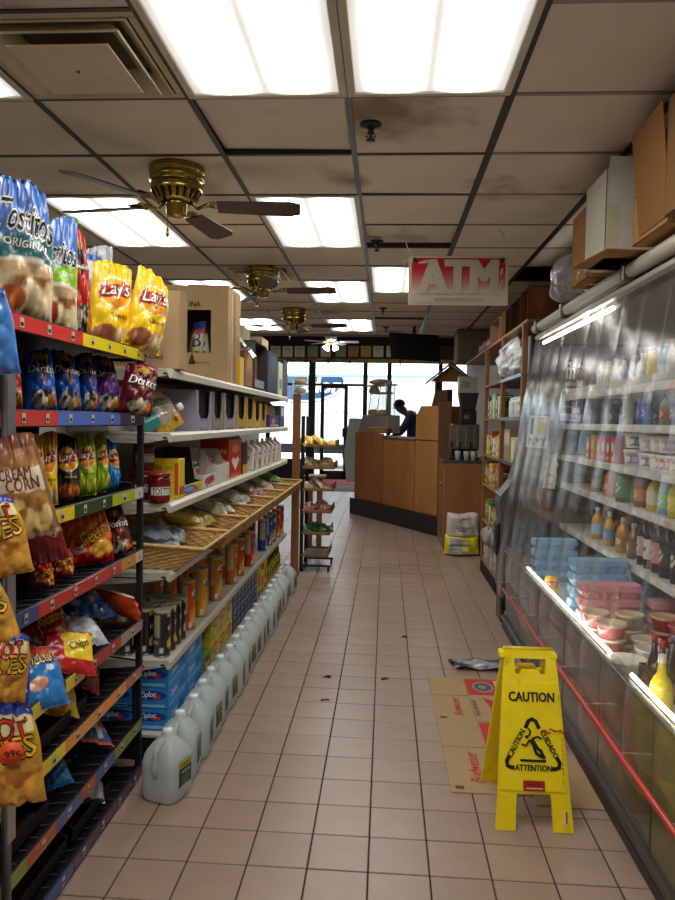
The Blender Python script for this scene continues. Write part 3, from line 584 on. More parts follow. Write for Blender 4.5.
# ================================================================= CHIP RACK
RX0, RX1, RY0, RY1 = -1.46, -1.0, 1.72, 2.96
rack = thing('chip_rack', 'black wire snack rack holding chip bags at left', 'display rack', ((RX0+RX1)/2, (RY0+RY1)/2, 0)); rl = Vector(rack.location)
def rob(name, mb, m='blackmetal', parent=None):
    mb.v = [(x-rl.x, y-rl.y, z) for x, y, z in mb.v]; return Ob(name, mb, m, parent or rack)
for x in (RX0, RX1-.012):
    for y in (RY0, RY1-.02):
        rob('post', MB().box(x-.012, x+.012, y-.012, y+.012, .0, 1.80 if x < -1.2 else 1.79, '17161a', .003))
SZ = [1.775, 1.515, 1.215, .955, .665, .47, .245, .045]
STR = [[('8fa3b5', .1), ('c8352f', .5), ('e8cc1c', 1)], [('c23a36', .35), ('4a68b8', .78), ('43304f', 1)], [('e6c51a', .45), ('24452c', .72), ('a9b52c', .92), ('c9c7ba', 1)], [('3a4a86', .25), ('b83222', .8), ('c98a2a', .93), ('c9c0b0', 1)],
       [('d8bf24', .12), ('2a2620', .2), ('d8bf24', .34), ('2a2620', .4), ('d8bf24', .52), ('a82a26', .8), ('9a8a86', 1)], [('e0c41c', .4), ('d88a22', .85), ('b0564a', 1)], [('7a8a3a', .2), ('b0502a', .35), ('4a5a8a', .5), ('b0502a', .6), ('4a5a8a', .75), ('8a8a4a', 1)], [('a83226', .2), ('2f4a8a', .45), ('3a2a4a', 1)]]
for i, z in enumerate(SZ):
    tilt = 0 if i < 2 else .05
    s = MB(); s.box(RX1-.006, RX1+.004, RY0, RY1-.034, z-.038, z+.012, '1b1a1d', .002)
    for k in range(19): y = RY0+.02+k*(RY1-RY0-.04)/18; s.tube([(RX1, y, z-.004), (RX0, y, z-.004-tilt)], .0028, '17161a', 5)
    for k in range(5): x = RX0+k*(RX1-RX0)/4; s.tube([(x, RY0, z-.009-tilt*(4-k)/4), (x, RY1, z-.009-tilt*(4-k)/4)], .004, '17161a', 5)
    for y in (RY0+.006, RY1-.006):
        s.tube([(RX0, y, z+.06), (RX1, y, z+.015)], .004, '17161a', 5); s.tube([(RX0, y, z-.03-tilt), (RX1, y, z-.03)], .006, '17161a', 5)
    s.add([(RX1-.01, RY0+.005, z-.012), (RX1-.01, RY1-.005, z-.012), (RX0, RY1-.005, z-.012-tilt), (RX0, RY0+.005, z-.012-tilt), (RX1-.01, RY0+.005, z-.016), (RX1-.01, RY1-.005, z-.016), (RX0, RY1-.005, z-.016-tilt), (RX0, RY0+.005, z-.016-tilt)], [(0, 1, 2, 3), (7, 6, 5, 4), (0, 4, 5, 1), (1, 5, 6, 2), (2, 6, 7, 3), (3, 7, 4, 0)], '17161a')
    sh = rob('shelf', s); a = 0
    for k, (c, b) in enumerate(STR[i]):
        y0, y1 = RY0+a*(RY1-.034-RY0), RY0+b*(RY1-.034-RY0); a = b
        q = MB(); q.pbox(RX1+.004, RX1+.007, y0+.001, y1-.001, z-.034, z+.008, c, {'+x': [g for j in range(max(1, int((y1-y0)/.14))) for g in (('r', (j+.43)/max(1, int((y1-y0)/.14)), .2, (j+.57)/max(1, int((y1-y0)/.14)), .85, 'b9b3a6'), ('r', (j+.45)/max(1, int((y1-y0)/.14)), .3, (j+.55)/max(1, int((y1-y0)/.14)), .55, '2a2a2a'))]}, .0005)
        rob('price_strip', q, 'gloss', sh)
for z in (.3, .75, 1.1, 1.4, 1.66):
    for y in (RY0, RY1-.02): rob('side_wire', MB().tube([(RX0, y, z), (RX1-.012, y, z)], .003, '17161a', 5).tube([(RX0, y, z+.09), (RX1-.012, y, z+.09)], .003, '17161a', 5))
for k in range(14): rob('back_wire', MB().tube([(RX0, RY0, .1+k*.12), (RX0, RY1, .1+k*.12)], .0025, '17161a', 5))
rob('back_panel', MB().box(RX0-.012, RX0-.006, RY0, RY1, .05, 1.78, '1a191b'), 'plain')
# ---- bags, shelf by shelf
G = 'chip bags on the wire rack'; A = lambda *a, **k: bag_at(*a, group=G, **k)
z1, z2, z3, z4, z5, z6, z7, z8 = SZ
A('large blue and teal tortilla chip bag reading ORIGINAL, top shelf', -12, 49, 180, z1+.004, -1.1, 'tost', 1, 42, 6, 3, d=.16)
A('blue tortilla chip bag tucked behind the ORIGINAL one', 8, 50, 195, z1+.004, -1.3, 'tost', 2, 42, 6, 0, d=.1)
A('blue and lime green tortilla chip bag reading HINT of LIME', 34, 75, 220, z1+.004, -1.1, 'tostlime', 3, 38, 4, 1, d=.1)
A('red corn chip bag with tan top between lime and yellow bags', 69, 92, 233, z1+.004, -1.1, 'dorred', 4, 40, 3, -2, d=.12)
A('pale grey chip bag peeking behind the yellow top-shelf bags', 74, 108, 246, z1+.004, -1.21, 'silver', 5, 40, 6, 4, d=.11)
A('yellow potato chip bag beside the red bag on the top shelf', 88, 128, 263, z1+.004, -1.1, 'lays', 6, 45, 4, 5, d=.12)
A('yellow potato chip bag leaning out at the end of the top shelf', 122, 160, 272, z1+.004, -.99, 'lays', 7, 45, 2, 12, d=.12)
for i, (a, b, tp, des, lab) in enumerate(((-4, 22, 346, 'dorred', 'red corn chip bag behind the grey pole'), (16, 34, 350, 'dormaroon', 'dark red chip bag sliver between red and blue bags'), (25, 56, 350, 'dorblue', 'blue corn chip bag nearest the red ones, second shelf'), (52, 81, 351, 'dorblue', 'blue corn chip bag in the middle of the second shelf'), (76, 99, 353, 'dorblue', 'blue corn chip bag next to the purple one'), (92, 121, 356, 'dorpurple', 'purple corn chip bag on the second shelf'), (117, 150, 364, 'dormaroon', 'maroon corn chip bag leaning out at the second shelf end'))):
    A(lab, a, b, tp, z2+.004, (-1.1, -1.2, -1.1, -1.1, -1.1, -1.1, -1.0)[i], des, 20+i, 45, 12 if i < 6 else 0, 0 if i < 6 else 10, d=.11)
for i, (a, b, tp, des, lab) in enumerate(((22, 44, 436, 'lays', 'yellow potato chip bag partly behind the cream corn bag'), (36, 57, 434, 'lays', 'yellow potato chip bag beside the black one, third shelf'), (54, 79, 436, 'laysbbq', 'black barbecue potato chip bag on the third shelf'), (74, 96, 435, 'lime', 'lime green potato chip bag beside the black one'), (92, 107, 435, 'lime', 'lime green potato chip bag next to the blue one'), (103, 118, 441, 'salt', 'narrow blue potato chip bag at the third shelf end'))):
    A(lab, a, b, tp, z3+.004, -1.09, des, 40+i, 35 if i < 4 else 55, 4, 0, d=.10)
for i, (a, b, tp, des, X, lab) in enumerate(((30, 54, 560, 'cheered', -1.08, 'small red cheese snack bag nearest, fourth shelf'), (50, 74, 548, 'cheered', -1.09, 'red cheese snack bag left of the orange one'), (58, 78, 518, 'chee', -1.16, 'orange snack bag peeking behind the red one'), (69, 113, 513, 'chee', -1.09, 'large orange and red cheese snack bag, fourth shelf'), (106, 134, 507, 'dormaroon', -1.05, 'maroon corn chip bag right of the orange cheese bag'), (84, 120, 503, 'dkred', -1.14, 'dark maroon bag lying behind the orange cheese bag'))):
    A(lab, a, b, tp, z4+.004, X, des, 60+i, 42, 10, (0, 0, -3, -4, -10, 0)[i], d=.11)
def lay(label, px, py, z, X, w, h, d, des, seed, yaw, tilt, roll=0, dz=0):
    """a bag lying on its back on a rack shelf, tilted towards the aisle"""
    p = at(px, py, x=X); o = put_bag('chip_bag', label, px, w, h, d, des, seed, (0, 0, 0), 0, 0, 0, .1, G)
    R_ = Matrix.Rotation(radians(yaw), 4, 'Z') @ Matrix.Rotation(radians(roll), 4, 'Y') @ Matrix.Rotation(radians(-tilt), 4, 'X')
    zmin = min((R_ @ v.co).z for v in o.data.vertices); c = R_ @ Vector((0, 0, h/2))
    o.rotation_euler = R_.to_euler(); o.location = (X-c.x, p.y-c.y, z-zmin+dz+.004); return o
lay('dark blue bag with snack pieces printed on it, fifth shelf', 80, 615, z5-.01, -1.2, .22, .26, .06, 'party', 80, 55, 62, 6, .05)
lay('orange and white snack bag lying at the fifth shelf end', 117, 613, z5, -1.08, .13, .22, .06, 'orange', 81, 80, 75, 60, .01)
lay('crumpled silver snack bag on the fifth shelf', 80, 632, z5, -1.09, .17, .17, .05, 'silver', 82, 60, 55, 10, .01)
lay('red and blue cheese snack bag behind the sky blue one', 45, 625, z5, -1.16, .16, .2, .05, 'cheered', 83, 50, 40, 10, .03)
lay('dark red cheese snack bag at the near end of the fifth shelf', 26, 634, z5, -1.14, .14, .18, .05, 'dkred', 84, 50, 45, 0, .03)
lay('sky blue cheese snack bag hanging over the fifth shelf edge', 38, 660, z5-.05, -1.03, .17, .2, .05, 'blueche', 85, 55, 35, 8, .015)
lay('red bag with a yellow panel on the fifth shelf edge', 69, 657, z5-.04, -1.03, .19, .16, .04, 'redyel', 86, 50, 40, 18, .015)
lay('yellow corn snack bag lying on the sixth shelf', 50, 708, z6, -1.12, .2, .18, .06, 'fritos', 87, 45, 50, 20, .01)
lay('maroon bag with white lettering on the sixth shelf', 78, 702, z6, -1.12, .2, .2, .06, 'dkred', 88, 45, 50, 30, .01)
lay('dark red shiny bag behind the maroon one, sixth shelf', 92, 688, z6, -1.25, .18, .2, .06, 'dormaroon', 89, 50, 50, 0, .03)
lay('orange white and blue striped bag on the seventh shelf', 84, 747, z7, -1.12, .2, .2, .05, 'stripe', 90, 50, 68, 25, .01)
lay('small blue packet on the seventh shelf', 54, 765, z7, -1.1, .1, .12, .05, 'smallblue', 91, 50, 50, 0, .01)
lay('silver and purple crumpled bag on the bottom shelf', 84, 806, z8, -1.1, .17, .19, .06, 'purplesilver', 92, 55, 45, 25, .01)
# ---- black cardboard trays on the lower shelves
def tray(px, z, ln, lab):
    p = at(px, 700, x=-1.06); t = thing('display_tray', lab, 'tray', (-1.21, p.y, z+.006), 0, 'black trays on the lower rack shelves')
    Ob('tray_base', MB().box(-.17, .17, -ln/2, ln/2, 0, .004, '6a4c34'), 'card', t)
    for y in (-ln/2, ln/2): m = MB(); m.prism([(-.17, .004), (.17, .004), (.17, .05), (.1, .09), (.06, .13), (-.17, .13)], 'y', y-.003, y+.003, '1c1a1b'); Ob('side_flap', m, 'printcard', t)
    Ob('front_flap', MB().box(.167, .172, -ln/2, ln/2, .004, .045, '1c1a1b'), 'printcard', t); Ob('back_flap', MB().box(-.172, -.167, -ln/2, ln/2, .004, .13, '1c1a1b'), 'printcard', t)
tray(48, z6, .5, 'black cardboard tray on the sixth rack shelf'); tray(18, z7, .3, 'black cardboard tray at the near end of the seventh shelf'); tray(88, z8, .34, 'black cardboard tray at the far end of the bottom shelf'); tray(35, z8, .36, 'black cardboard tray at the near end of the bottom shelf')
# ---- grey pole with clip strip and hanging bags
pp = at(6, 380, x=-.965)
pol = thing('clip_strip_pole', 'grey metal pole with hanging snack bags before the rack', 'pole', (pp.x, pp.y, 0))
Ob('pole', MB().lathe([(.013, 0), (.013, 1.64)], '80838a', 14), 'steel', pol); Ob('foot', MB().lathe([(.08, 0), (.08, .012), (.02, .02)], '55575c', 18), 'steel', pol); Ob('cap', MB().lathe([(.014, 1.64), (.014, 1.65), (.008, 1.656)], '3a3a3c', 14), 'steel', pol)
Ob('clip_strip', MB().box(.012, .016, -.02, .02, .4, 1.62, 'a9acb0', .001), 'steel', pol)
def hang(label, x0, x1, y0, y1, X, des, seed, yaw, roll, d=.07, lean=-4):
    p = at((x0+x1)/2, y1, x=X); dp = depth(p); h = (y1-y0)*dp/F; w = (x1-x0)*dp/F*1.0
    return put_bag('hanging_snack_bag', label, 0, w, h, d, des, seed, (p.x, p.y, p.z), yaw, lean, roll, 0, 'bags hanging from the clip strip')
hang('light blue snack bag hanging at the left edge, topmost', -28, 20, 286, 375, -.91, 'sky', 101, 20, -6)
hang('brown cream corn popcorn bag hanging from the strip', 10, 62, 432, 537, -.9, 'cream', 102, 22, -14, .08)
hang('dark brown snack bag hanging behind the popcorn bag', 32, 70, 505, 562, -.93, 'dkred', 103, 25, -14, .05)
hang('hot fries bag, uppermost of the four hanging ones', -20, 34, 490, 577, -.88, 'fries', 104, 25, -10)
hang('hot fries bag, second from the top of the hanging ones', -26, 24, 570, 650, -.88, 'fries', 105, 22, -16)
hang('hot fries bag, third from the top of the hanging ones', -24, 24, 628, 702, -.88, 'fries', 106, 22, 8)
hang('shiny dark blue snack bag between the hot fries bags', 6, 30, 658, 712, -.92, 'wise', 107, 25, 0, .05)
hf = hang('lowest hot fries bag with a round orange price sticker', -14, 46, 695, 805, -.87, 'fries', 108, 18, -4, .08)
q = MB(); q.M = Tr(0, -.055, 0, rx=90); q.lathe([(.028, 0), (.028, .001)], 'f0562a', 20); q.M = Matrix()
q.texts(lambda u, v: (-.028+u*.056, -.0565, -.028+v*.056), .056, .056, [('t', '.99c', .5, .5, .7, '3a1a10', None, 8)], .001)
st = Ob('price_sticker', q, 'printcard', hf); st.location = (.012, 0, hf.data.vertices[0].co.z + .155)
# ================================================================= WHITE GONDOLA SHELVING
GX0, GX1, GY0, GY1 = -1.42, -.935, 3.1, 6.86
gon = thing('gondola_shelving', 'long cream metal shelving run along the left of the aisle', 'shelving', (GX0, (GY0+GY1)/2, 0)); gl = Vector(gon.location)
def gob(name, mb, m='enamel', parent=None):
    mb.v = [(x-gl.x, y-gl.y, z) for x, y, z in mb.v]; return Ob(name, mb, m, parent or gon)
LZ = {'top': 1.725, 'two': 1.445, 'three': 1.135, 'basket': .83, 'five': .44}
CREAM = 'c9c5b6'
SEC = [GY0+(GY1-GY0)*k/3 for k in range(4)]
for z in LZ.values():
    for a, b in zip(SEC[:-1], SEC[1:]):
        s = MB(); a += .003; b -= .003
        s.box(GX0+.03, GX1-.02, a, b, z-.012, z, CREAM, .002)
        s.prism([(GX1-.025, z), (GX1-.004, z), (GX1+.008, z-.012), (GX1+.006, z-.04), (GX1-.006, z-.042), (GX1-.012, z-.03), (GX1-.025, z-.02)], 'y', a, b, CREAM)
        sh = gob('shelf', s)
        for y in (a+.003, b-.003):
            q = MB(); q.prism([(GX0+.02, z-.012), (GX1-.02, z-.012), (GX1-.02, z-.03), (GX1-.1, z-.045), (GX0+.02, z-.075)], 'y', y-.002, y+.002, CREAM); gob('bracket', q, 'enamel', sh)
            q = MB(); q.box(GX1-.035, GX1-.015, y-.0035, y-.002, z-.026, z-.018, '2a2825'); q.box(GX1-.2, GX1-.05, y-.003, y-.002, z-.035, z-.033, '8d8878'); gob('slot', q, 'plain', sh)
for a, b in zip(SEC[:-1], SEC[1:]):
    s = MB(); s.box(GX0+.02, GX1-.01, a, b, .09, .105, CREAM, .002); s.box(GX1-.01, GX1+.004, a, b, .06, .112, 'd2cfc0', .002)
    for k in range(30): y = a+.03+k*(b-a-.06)/29; s.box(GX1-.035, GX1-.025, y-.004, y+.004, .1045, .1058, '5d594e')
    gob('base_deck', s); gob('kick_plate', MB().box(GX1-.03, GX1-.02, a, b, 0, .07, '3a3630'))
    gob('back_panel', MB().box(GX0-.01, GX0+.01, a+.004, b-.004, .09, 1.95, '8f897c'))
for y in SEC: gob('upright', MB().box(GX0-.02, GX0+.03, y-.018, y+.018, 0, 1.97, 'b9b4a5', .003))
gob('end_panel', MB().box(GX0-.02, GX1-.03, GY0-.022, GY0-.018, .0, .1, '1c1b1a'), 'plain')
def gy(px, X=-.95): return at(px, 450, x=X).y           # where a pixel column meets the shelf front
def carton(name, label, cat, x0, x1, y0, y1, z, h, base, arts=None, m='printcard', rz=0, group=None, ch=.002):
    mb = MB().pbox(-(x1-x0)/2, (x1-x0)/2, -(y1-y0)/2, (y1-y0)/2, 0, h, base, arts, ch)
    return tag(Ob(name, mb, m, None, ((x0+x1)/2, (y0+y1)/2, z+.001), rz), label, cat, group)
def pxz(px, py, X=-.95): return at(px, py, x=X).z
# ---------------- top shelf
z = LZ['top']
t = thing('cardboard_box', 'plain brown carton behind the yellow chip bag, nearest on the shelf top', 'box', (-1.165, 3.2, z+.001))
hA = .345
for (n, b) in (('wall', (-.255, -.25, -.06, .06, 0, hA)), ('wall', (.25, .255, -.06, .06, 0, hA)), ('wall', (-.25, .25, .055, .06, 0, hA)), ('base', (-.25, .25, -.055, .055, 0, .004)), ('top_flap', (-.25, .25, -.06, 0, hA-.004, hA)), ('top_flap', (-.25, .25, .003, .06, hA-.004, hA))):
    Ob(n, MB().box(*b, 'a98e6a', .001), 'card', t)
Ob('wall', MB().pbox(-.25, .25, -.06, -.055, 0, hA, 'ab906c', {'-y': [('t', 'PRODUCT OF USA', .6, .22, .4, '5d4a32'), ('t', 'HANDLE WITH CARE', .62, .15, .5, '5d4a32'), ('t', 'KEEP DRY', .55, .08, .3, '5d4a32')]}, .001), 'card', t)
YB_ = 4.42; pB0, pB1 = at(160, 285, y=YB_), at(228.5, 285, y=YB_); hB = pB0.z-z; wB = pB1.x-pB0.x
t = thing('cardboard_box', 'tall brown carton with a square cutout showing yellow packets', 'box', ((pB0.x+pB1.x)/2, YB_, z+.001))
hx0, hx1, hz0, hz1 = at(187, 330, y=YB_).x-t.location.x, at(211, 330, y=YB_).x-t.location.x, at(200, 353, y=YB_).z-z, at(200, 310, y=YB_).z-z
BR = 'a08560'
for b in ((-wB/2, hx0, 0, hB), (hx1, wB/2, 0, hB), (hx0, hx1, 0, hz0), (hx0, hx1, hz1, hB)): Ob('front_panel', MB().box(b[0], b[1], 0, .005, b[2], b[3], BR), 'card', t)
pr = MB(); pr.texts(lambda u, v: (-wB/2+u*wB, 0, v*hB), wB, hB, [('t', 'INA', (hx0+.05+wB/2)/wB, (hz1+.035)/hB, .16, '3d3020', None, 0, 0, 1.1), ('t', 'INTERNATIONAL', (hx1-.07+wB/2)/wB, (hz0-.06)/hB, .3, '3d3020'), ('q', [((hx0+.01+wB/2)/wB, (hz0-.07)/hB), ((hx0+.055+wB/2)/wB, (hz0-.07)/hB), ((hx0+.033+wB/2)/wB, (hz0+.005)/hB)], '3d3020')], .003, ('t', 'q')); Ob('printed_mark', pr, 'card', t)
dB = .38
Ob('side_panel', MB().pbox(wB/2-.005, wB/2, .005, dB, 0, hB, '9a7f5c', {'+x': [('r', .28, 0, .34, 1, 'b3a184'), ('r', .44, .05, .56, .95, '86704e'), ('r', .47, .08, .53, .9, '6d5b40')]}), 'card', t)
Ob('side_panel', MB().box(-wB/2, -wB/2+.005, .005, dB, 0, hB, BR), 'card', t); Ob('back_panel', MB().box(-wB/2+.005, wB/2-.005, dB-.005, dB, 0, hB, '7a6448'), 'card', t)
Ob('top_flap', MB().box(-wB/2, wB/2, .005, dB*.5, hB-.005, hB, BR), 'card', t); Ob('top_flap', MB().box(-wB/2, wB/2, dB*.5+.004, dB, hB-.005, hB, BR), 'card', t)
for i, (dx, rr_, c) in enumerate(((-.045, 4, 'e8d9a0'), (.0, -9, 'f0f0ea'), (-.075, 8, 'd8c070'))):
    m = bag_mesh(.09, .24, .04, c, [('r', 0, .8, 1, 1, '24409a'), ('r', 0, .66, 1, .78, 'c8442e'), ('t', 'B', .5, .5, .6, '24409a', None, 0, 0, 1.2), ('r', 0, 0, .4, .6, 'e2c252'), ('e', .6, .15, .25, .06, '5a6a2a')], 130+i, nu=18, nv=26)
    o = Ob('snack_packet', m, 'film'); o.location = (t.location.x+(hx0+hx1)/2+dx, YB_+.1+.03*i, z+hz0-.03); o.rotation_euler = (radians(-6), radians(rr_), 0)
    tag(o, ['yellow and white packet inside the carton cutout, right of the gold one', 'white and blue packet inside the carton cutout', 'gold packet at the left of the carton cutout'][i], 'packet', 'packets inside the cut carton')
    if i == 0: Ob('inner_tray', MB().box(-wB/2+.02, wB/2-.02, .03, dB-.03, hz0-.06, hz0-.035, '5d4c36'), 'card', t)
def topbox(lab, px0, px1, py0, base, x1=-.96, dpt=.13, arts=None, name='carton', cat='box', gap=.004):
    y0, y1 = gy(px0, x1)+gap, gy(px1, x1)-gap; zt = at((px0+px1)/2, py0, x=x1).z
    return carton(name, lab, cat, x1-dpt, x1, y0, y1, LZ['top'], zt-LZ['top'], base, arts)
topbox('thin yellow box next to the tall brown carton, shelf top', 239, 243, 357, 'cfa92c', -.955)
topbox('gold and brown package under a white sheet, shelf top', 243.5, 252.5, 352, '6e4418', arts={'+x': [('n', .5, .5, .4, .45, 'a8752a', '6e4418', 5), ('e', .5, .7, .3, .15, 'c08a34'), ('e', .45, .3, .3, .16, '8a5a20')], '-y': [('e', .8, .6, .15, .2, 'a8752a')]})
q = MB(); q.surf(lambda u, v: (-.16+u*.2, -.28+v*.52, .03*sin(5*u+2)+.02*sin(9*v)-(.1*max(0, u-.75)/.25)-.05*v), 12, 16, .2, .52, 'dadad2'); zz = at(247, 345, x=-.96).z
tag(Ob('plastic_sheet', q, 'cello', None, (-.96, gy(247), zz+.04)), 'crumpled white plastic sheet over the gold package', 'plastic sheet')
y0, y1 = gy(253.5), gy(265.5); zt = at(259, 343, x=-.955).z-LZ['top']
t = thing('display_case', 'upright dark-framed display box with a brown inside, shelf top', 'display box', (-1.05, (y0+y1)/2, LZ['top']+.001)); w2 = (y1-y0)/2-.004
for b in ((-.1, .1, -w2, -w2+.015, 0, zt), (-.1, .1, w2-.015, w2, 0, zt), (-.1, .1, -w2, w2, zt-.012, zt), (-.1, .1, -w2, w2, 0, .02)): Ob('frame_side', MB().box(*b, '3e3a36', .002), 'plain', t)
Ob('back', MB().box(-.1, -.09, -w2, w2, 0, zt, '6e5236'), 'card', t); Ob('front_card', MB().box(.08, .085, -w2+.015, w2-.015, .02, .08, '8c9aa2'), 'printcard', t); Ob('product', MB().box(-.08, .03, -w2+.02, w2-.02, .02, zt*.75, '8a6a48', .01), 'card', t)
topbox('black and navy box with crumpled foil top, shelf top', 266.5, 276.5, 352, '1d2130', arts={'+x': [('r', .1, .1, .9, .35, '26365e'), ('n', .5, .75, .35, .2, '3a4a6a', '6a5a3a', 6)]})
carton('carton', 'beige carton set back above the dark-framed display box', 'box', -1.3, -1.12, 6.45, 6.8, LZ['top'], at(262, 337, x=-1.12).z-LZ['top'], 'b9a988', m='card')
topbox('white and green box near the wooden post, shelf top', 277.5, 281.5, 362, 'c9cbb8', arts={'+x': [('r', .2, .2, .8, .5, '5a7a5a')]})
topbox('black box leaning at the far end of the shelf top', 282, 286.5, 360, '232321')
carton('carton', 'tan carton farthest back behind the gold package', 'box', -1.38, -1.2, 5.95, 6.3, LZ['top'], at(246, 328, x=-1.2).z-LZ['top'], 'a89a84', m='card')
# ---------------- second shelf
z = LZ['two']
def lump(name, label, cat, x, y, z, w, l, h, col, m='cello', seed=1, group=None, n=14):
    """crumpled soft bag"""
    r = random.Random(seed); ph = [r.uniform(0, 6.28) for _ in range(6)]; mb = MB()
    def P(u, v):
        a = 2*pi*u; e = max(0, sin(pi*v))**.6; k = 1+.14*sin(3*a+ph[0]+3*v)+.1*sin(5*a+ph[1]-5*v)+.06*sin(9*a+ph[2]+7*v)
        if n > 20: k *= .86+.3*vnoise(a*3.8, v*11, seed)*(1 if u < .97 else .5)+.12*vnoise(a*8, v*22, seed)
        return (w/2*e*k*cos(a), l/2*e*k*sin(a), h*(1-cos(pi*v))/2*(1+.08*sin(4*a+ph[3])*v))
    mb.surf(P, n*2, n, 1, 1, col, smooth=False); return tag(Ob(name, mb, m, None, (x, y, z+.002)), label, cat, group)
y0 = gy(152, -1.02); t = thing('plastic_bottle', 'clear bottle with teal label lying tilted in plastic on second shelf', 'bottle', (-1.06, y0+.1, z+.045), 0)
m = MB(); m.M = Tr(0, 0, 0, rz=35, ry=62); m.lathe([(.035, -.1), (.04, -.09), (.04, .06), (.03, .1), (.014, .13), (.014, .15)], 'a9bcb6', 16); Ob('body', m, 'clearplastic', t)
m = MB(); m.M = Tr(0, 0, 0, rz=35, ry=62); m.lathe([(.041, -.07), (.041, .03)], '1f7f78', 16, cap=False); Ob('label_band', m, 'film', t); m = MB(); m.M = Tr(0, 0, 0, rz=35, ry=62); m.lathe([(.017, .14), (.017, .165)], 'dfe4e0', 12); Ob('cap', m, 'plastic', t)
lump('plastic_bag', 'clear crumpled plastic bag at the near end of second shelf', 'plastic bag', -1.08, gy(160, -1.06), z, .18, .24, .16, 'e6e6e2', seed=4)
o = put_bag('yellow_packet', 'yellow packet leaning among clear plastic on the second shelf', 0, .17, .2, .07, 'fritos', 140, (-1.0, gy(183), z+.005), 62, 20, -28); o.data = mesh(bag_mesh(.17, .2, .07, 'd9ac1c', [('q', [(0, .75), (1, .55), (1, .75), (0, .95)], '3a1f1a'), ('e', .7, .2, .1, .06, 'b0521c')], 140), 'film'); o['category'] = 'packet'
carton('carton', 'plain white carton at the back of the second shelf', 'box', -1.38, -1.2, gy(165), gy(205), z, .2, 'c0bbb0', m='card')
def arch_box(lab, px0, px1, ptop, c1, c2, i):
    """narrow shelf-ready carton with a tall dark opening in its front"""
    y0, y1 = gy(px0)+.002, gy(px1)-.002; h = at((px0+px1)/2, ptop, x=-.95).z-z; w_ = y1-y0
    t = thing('display_carton', lab, 'carton', (-1.1, (y0+y1)/2, z+.001), 0, 'open-fronted cartons on the second shelf'); s = w_*.14
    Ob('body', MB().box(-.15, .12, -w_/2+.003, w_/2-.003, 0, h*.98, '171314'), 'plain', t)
    for sgn in (-1, 1):
        m = MB(); a = sgn*w_/2; m.prism([(a, 0), (a, h), (a-sgn*s, h), (a-sgn*s*1.1, h*.45), (a-sgn*s*1.9, h*.3), (a-sgn*s*1.9, 0)], 'x', .135, .14, c1); Ob('front_post', m, 'printcard', t)
    m = MB(); m.pbox(.134, .139, -w_/2+s, w_/2-s, 0, h*.3, c2, {'+x': [('n', .5, .5, .4, .4, c1, 'd8c9a0', 6), ('e', .5, .5, .25, .3, c1)]}); Ob('front_lip', m, 'printcard', t)
    for sgn in (-1, 1): Ob('side', MB().box(-.15, .138, sgn*w_/2-.002*sgn, sgn*w_/2-.005*sgn, 0, h, c1), 'printcard', t)
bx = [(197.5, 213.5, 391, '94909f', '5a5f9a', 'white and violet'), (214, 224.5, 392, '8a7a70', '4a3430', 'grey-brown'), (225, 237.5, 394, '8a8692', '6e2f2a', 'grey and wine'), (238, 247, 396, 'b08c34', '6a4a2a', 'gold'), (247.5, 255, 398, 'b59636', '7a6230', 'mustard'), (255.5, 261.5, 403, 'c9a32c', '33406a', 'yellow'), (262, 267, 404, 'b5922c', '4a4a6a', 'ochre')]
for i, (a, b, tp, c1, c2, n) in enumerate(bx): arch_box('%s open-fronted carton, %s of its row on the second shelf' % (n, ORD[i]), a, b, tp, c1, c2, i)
lump('burlap_bundle', 'brown rounded sack over a blue label on second shelf', 'sack', -1.06, gy(274), z, .2, .5, .2, '7a5a38', 'fabric', 9)
carton('carton', 'dark blue carton with orange mark under the brown sack', 'box', -1.0, -.95, gy(269), gy(278.5), z, .1, '26307a', {'+x': [('e', .4, .5, .2, .25, 'd8743a'), ('r', .1, .1, .9, .2, 'd0d0d0')]})
carton('carton', 'white and navy carton by the wooden post, second shelf', 'box', -1.1, -.95, gy(280), gy(284), z, .19, '44506a', {'+x': [('r', .1, .5, .9, .9, 'c4cad0')]})
# ---------------- third shelf
z = LZ['three']
def jar(lab, x, y, z, r=.048, h=.115, group='salsa jars', lidc='8c1a16'):
    t = thing('salsa_jar', lab, 'jar', (x, y, z+.001), random.uniform(-10, 25), group)
    m = MB()
    def P(u, v):
        a = 2*pi*u-2.3; k = r*(1-.12*max(0, abs(v-.5)-.42)/.08); return (k*cos(a), k*sin(a), v*h)
    m.surf(P, 40, 14, 2*pi*r, h, '561009', [('r', 0, .12, 1, .82, '6a160e'), ('r', .0, .3, .6, .62, '2a3a2c'), ('r', .02, .34, .42, .6, 'e6e2d4'), ('r', .42, .12, .52, .82, 'd9a92a'), ('n', .75, .45, .2, .3, 'b0351c', '6a140e', 9), ('t', 'TOSTITOS', .22, .47, .36, '1d1c20', None, 0, 0, 1.6)], .0015)
    Ob('jar_body', m, 'gloss', t); Ob('lid', MB().lathe([(r*.93, h), (r*1.0, h+.002), (r*1.0, h+.016), (r*.9, h+.02)], lidc, 24), 'plastic', t)
jar('red salsa jar with red lid at the near front of third shelf', -.992, gy(161, -.985), z)
jar('red salsa jar half hidden left of the front one', -1.1, gy(146, -1.09), z)
jar('red salsa jar deep on the third shelf behind the front jar', -1.14, 3.3, z)
jar('red salsa jar stacked on the hidden left one', -1.1, gy(146, -1.09), z+.136)
carton('carton', 'yellow carton marked 36 standing behind the salsa jars', 'box', -1.08, -.945, 3.275, 3.37, z, .185, 'd6bd2a', {'-y': [('t', '36', .3, .78, .26, 'a03a1c'), ('t', 'count', .64, .78, .3, '8a7a1c'), ('r', .85, .1, .98, .9, 'c24a24')], '+x': [('r', .1, .1, .9, .3, 'c24a24')]})
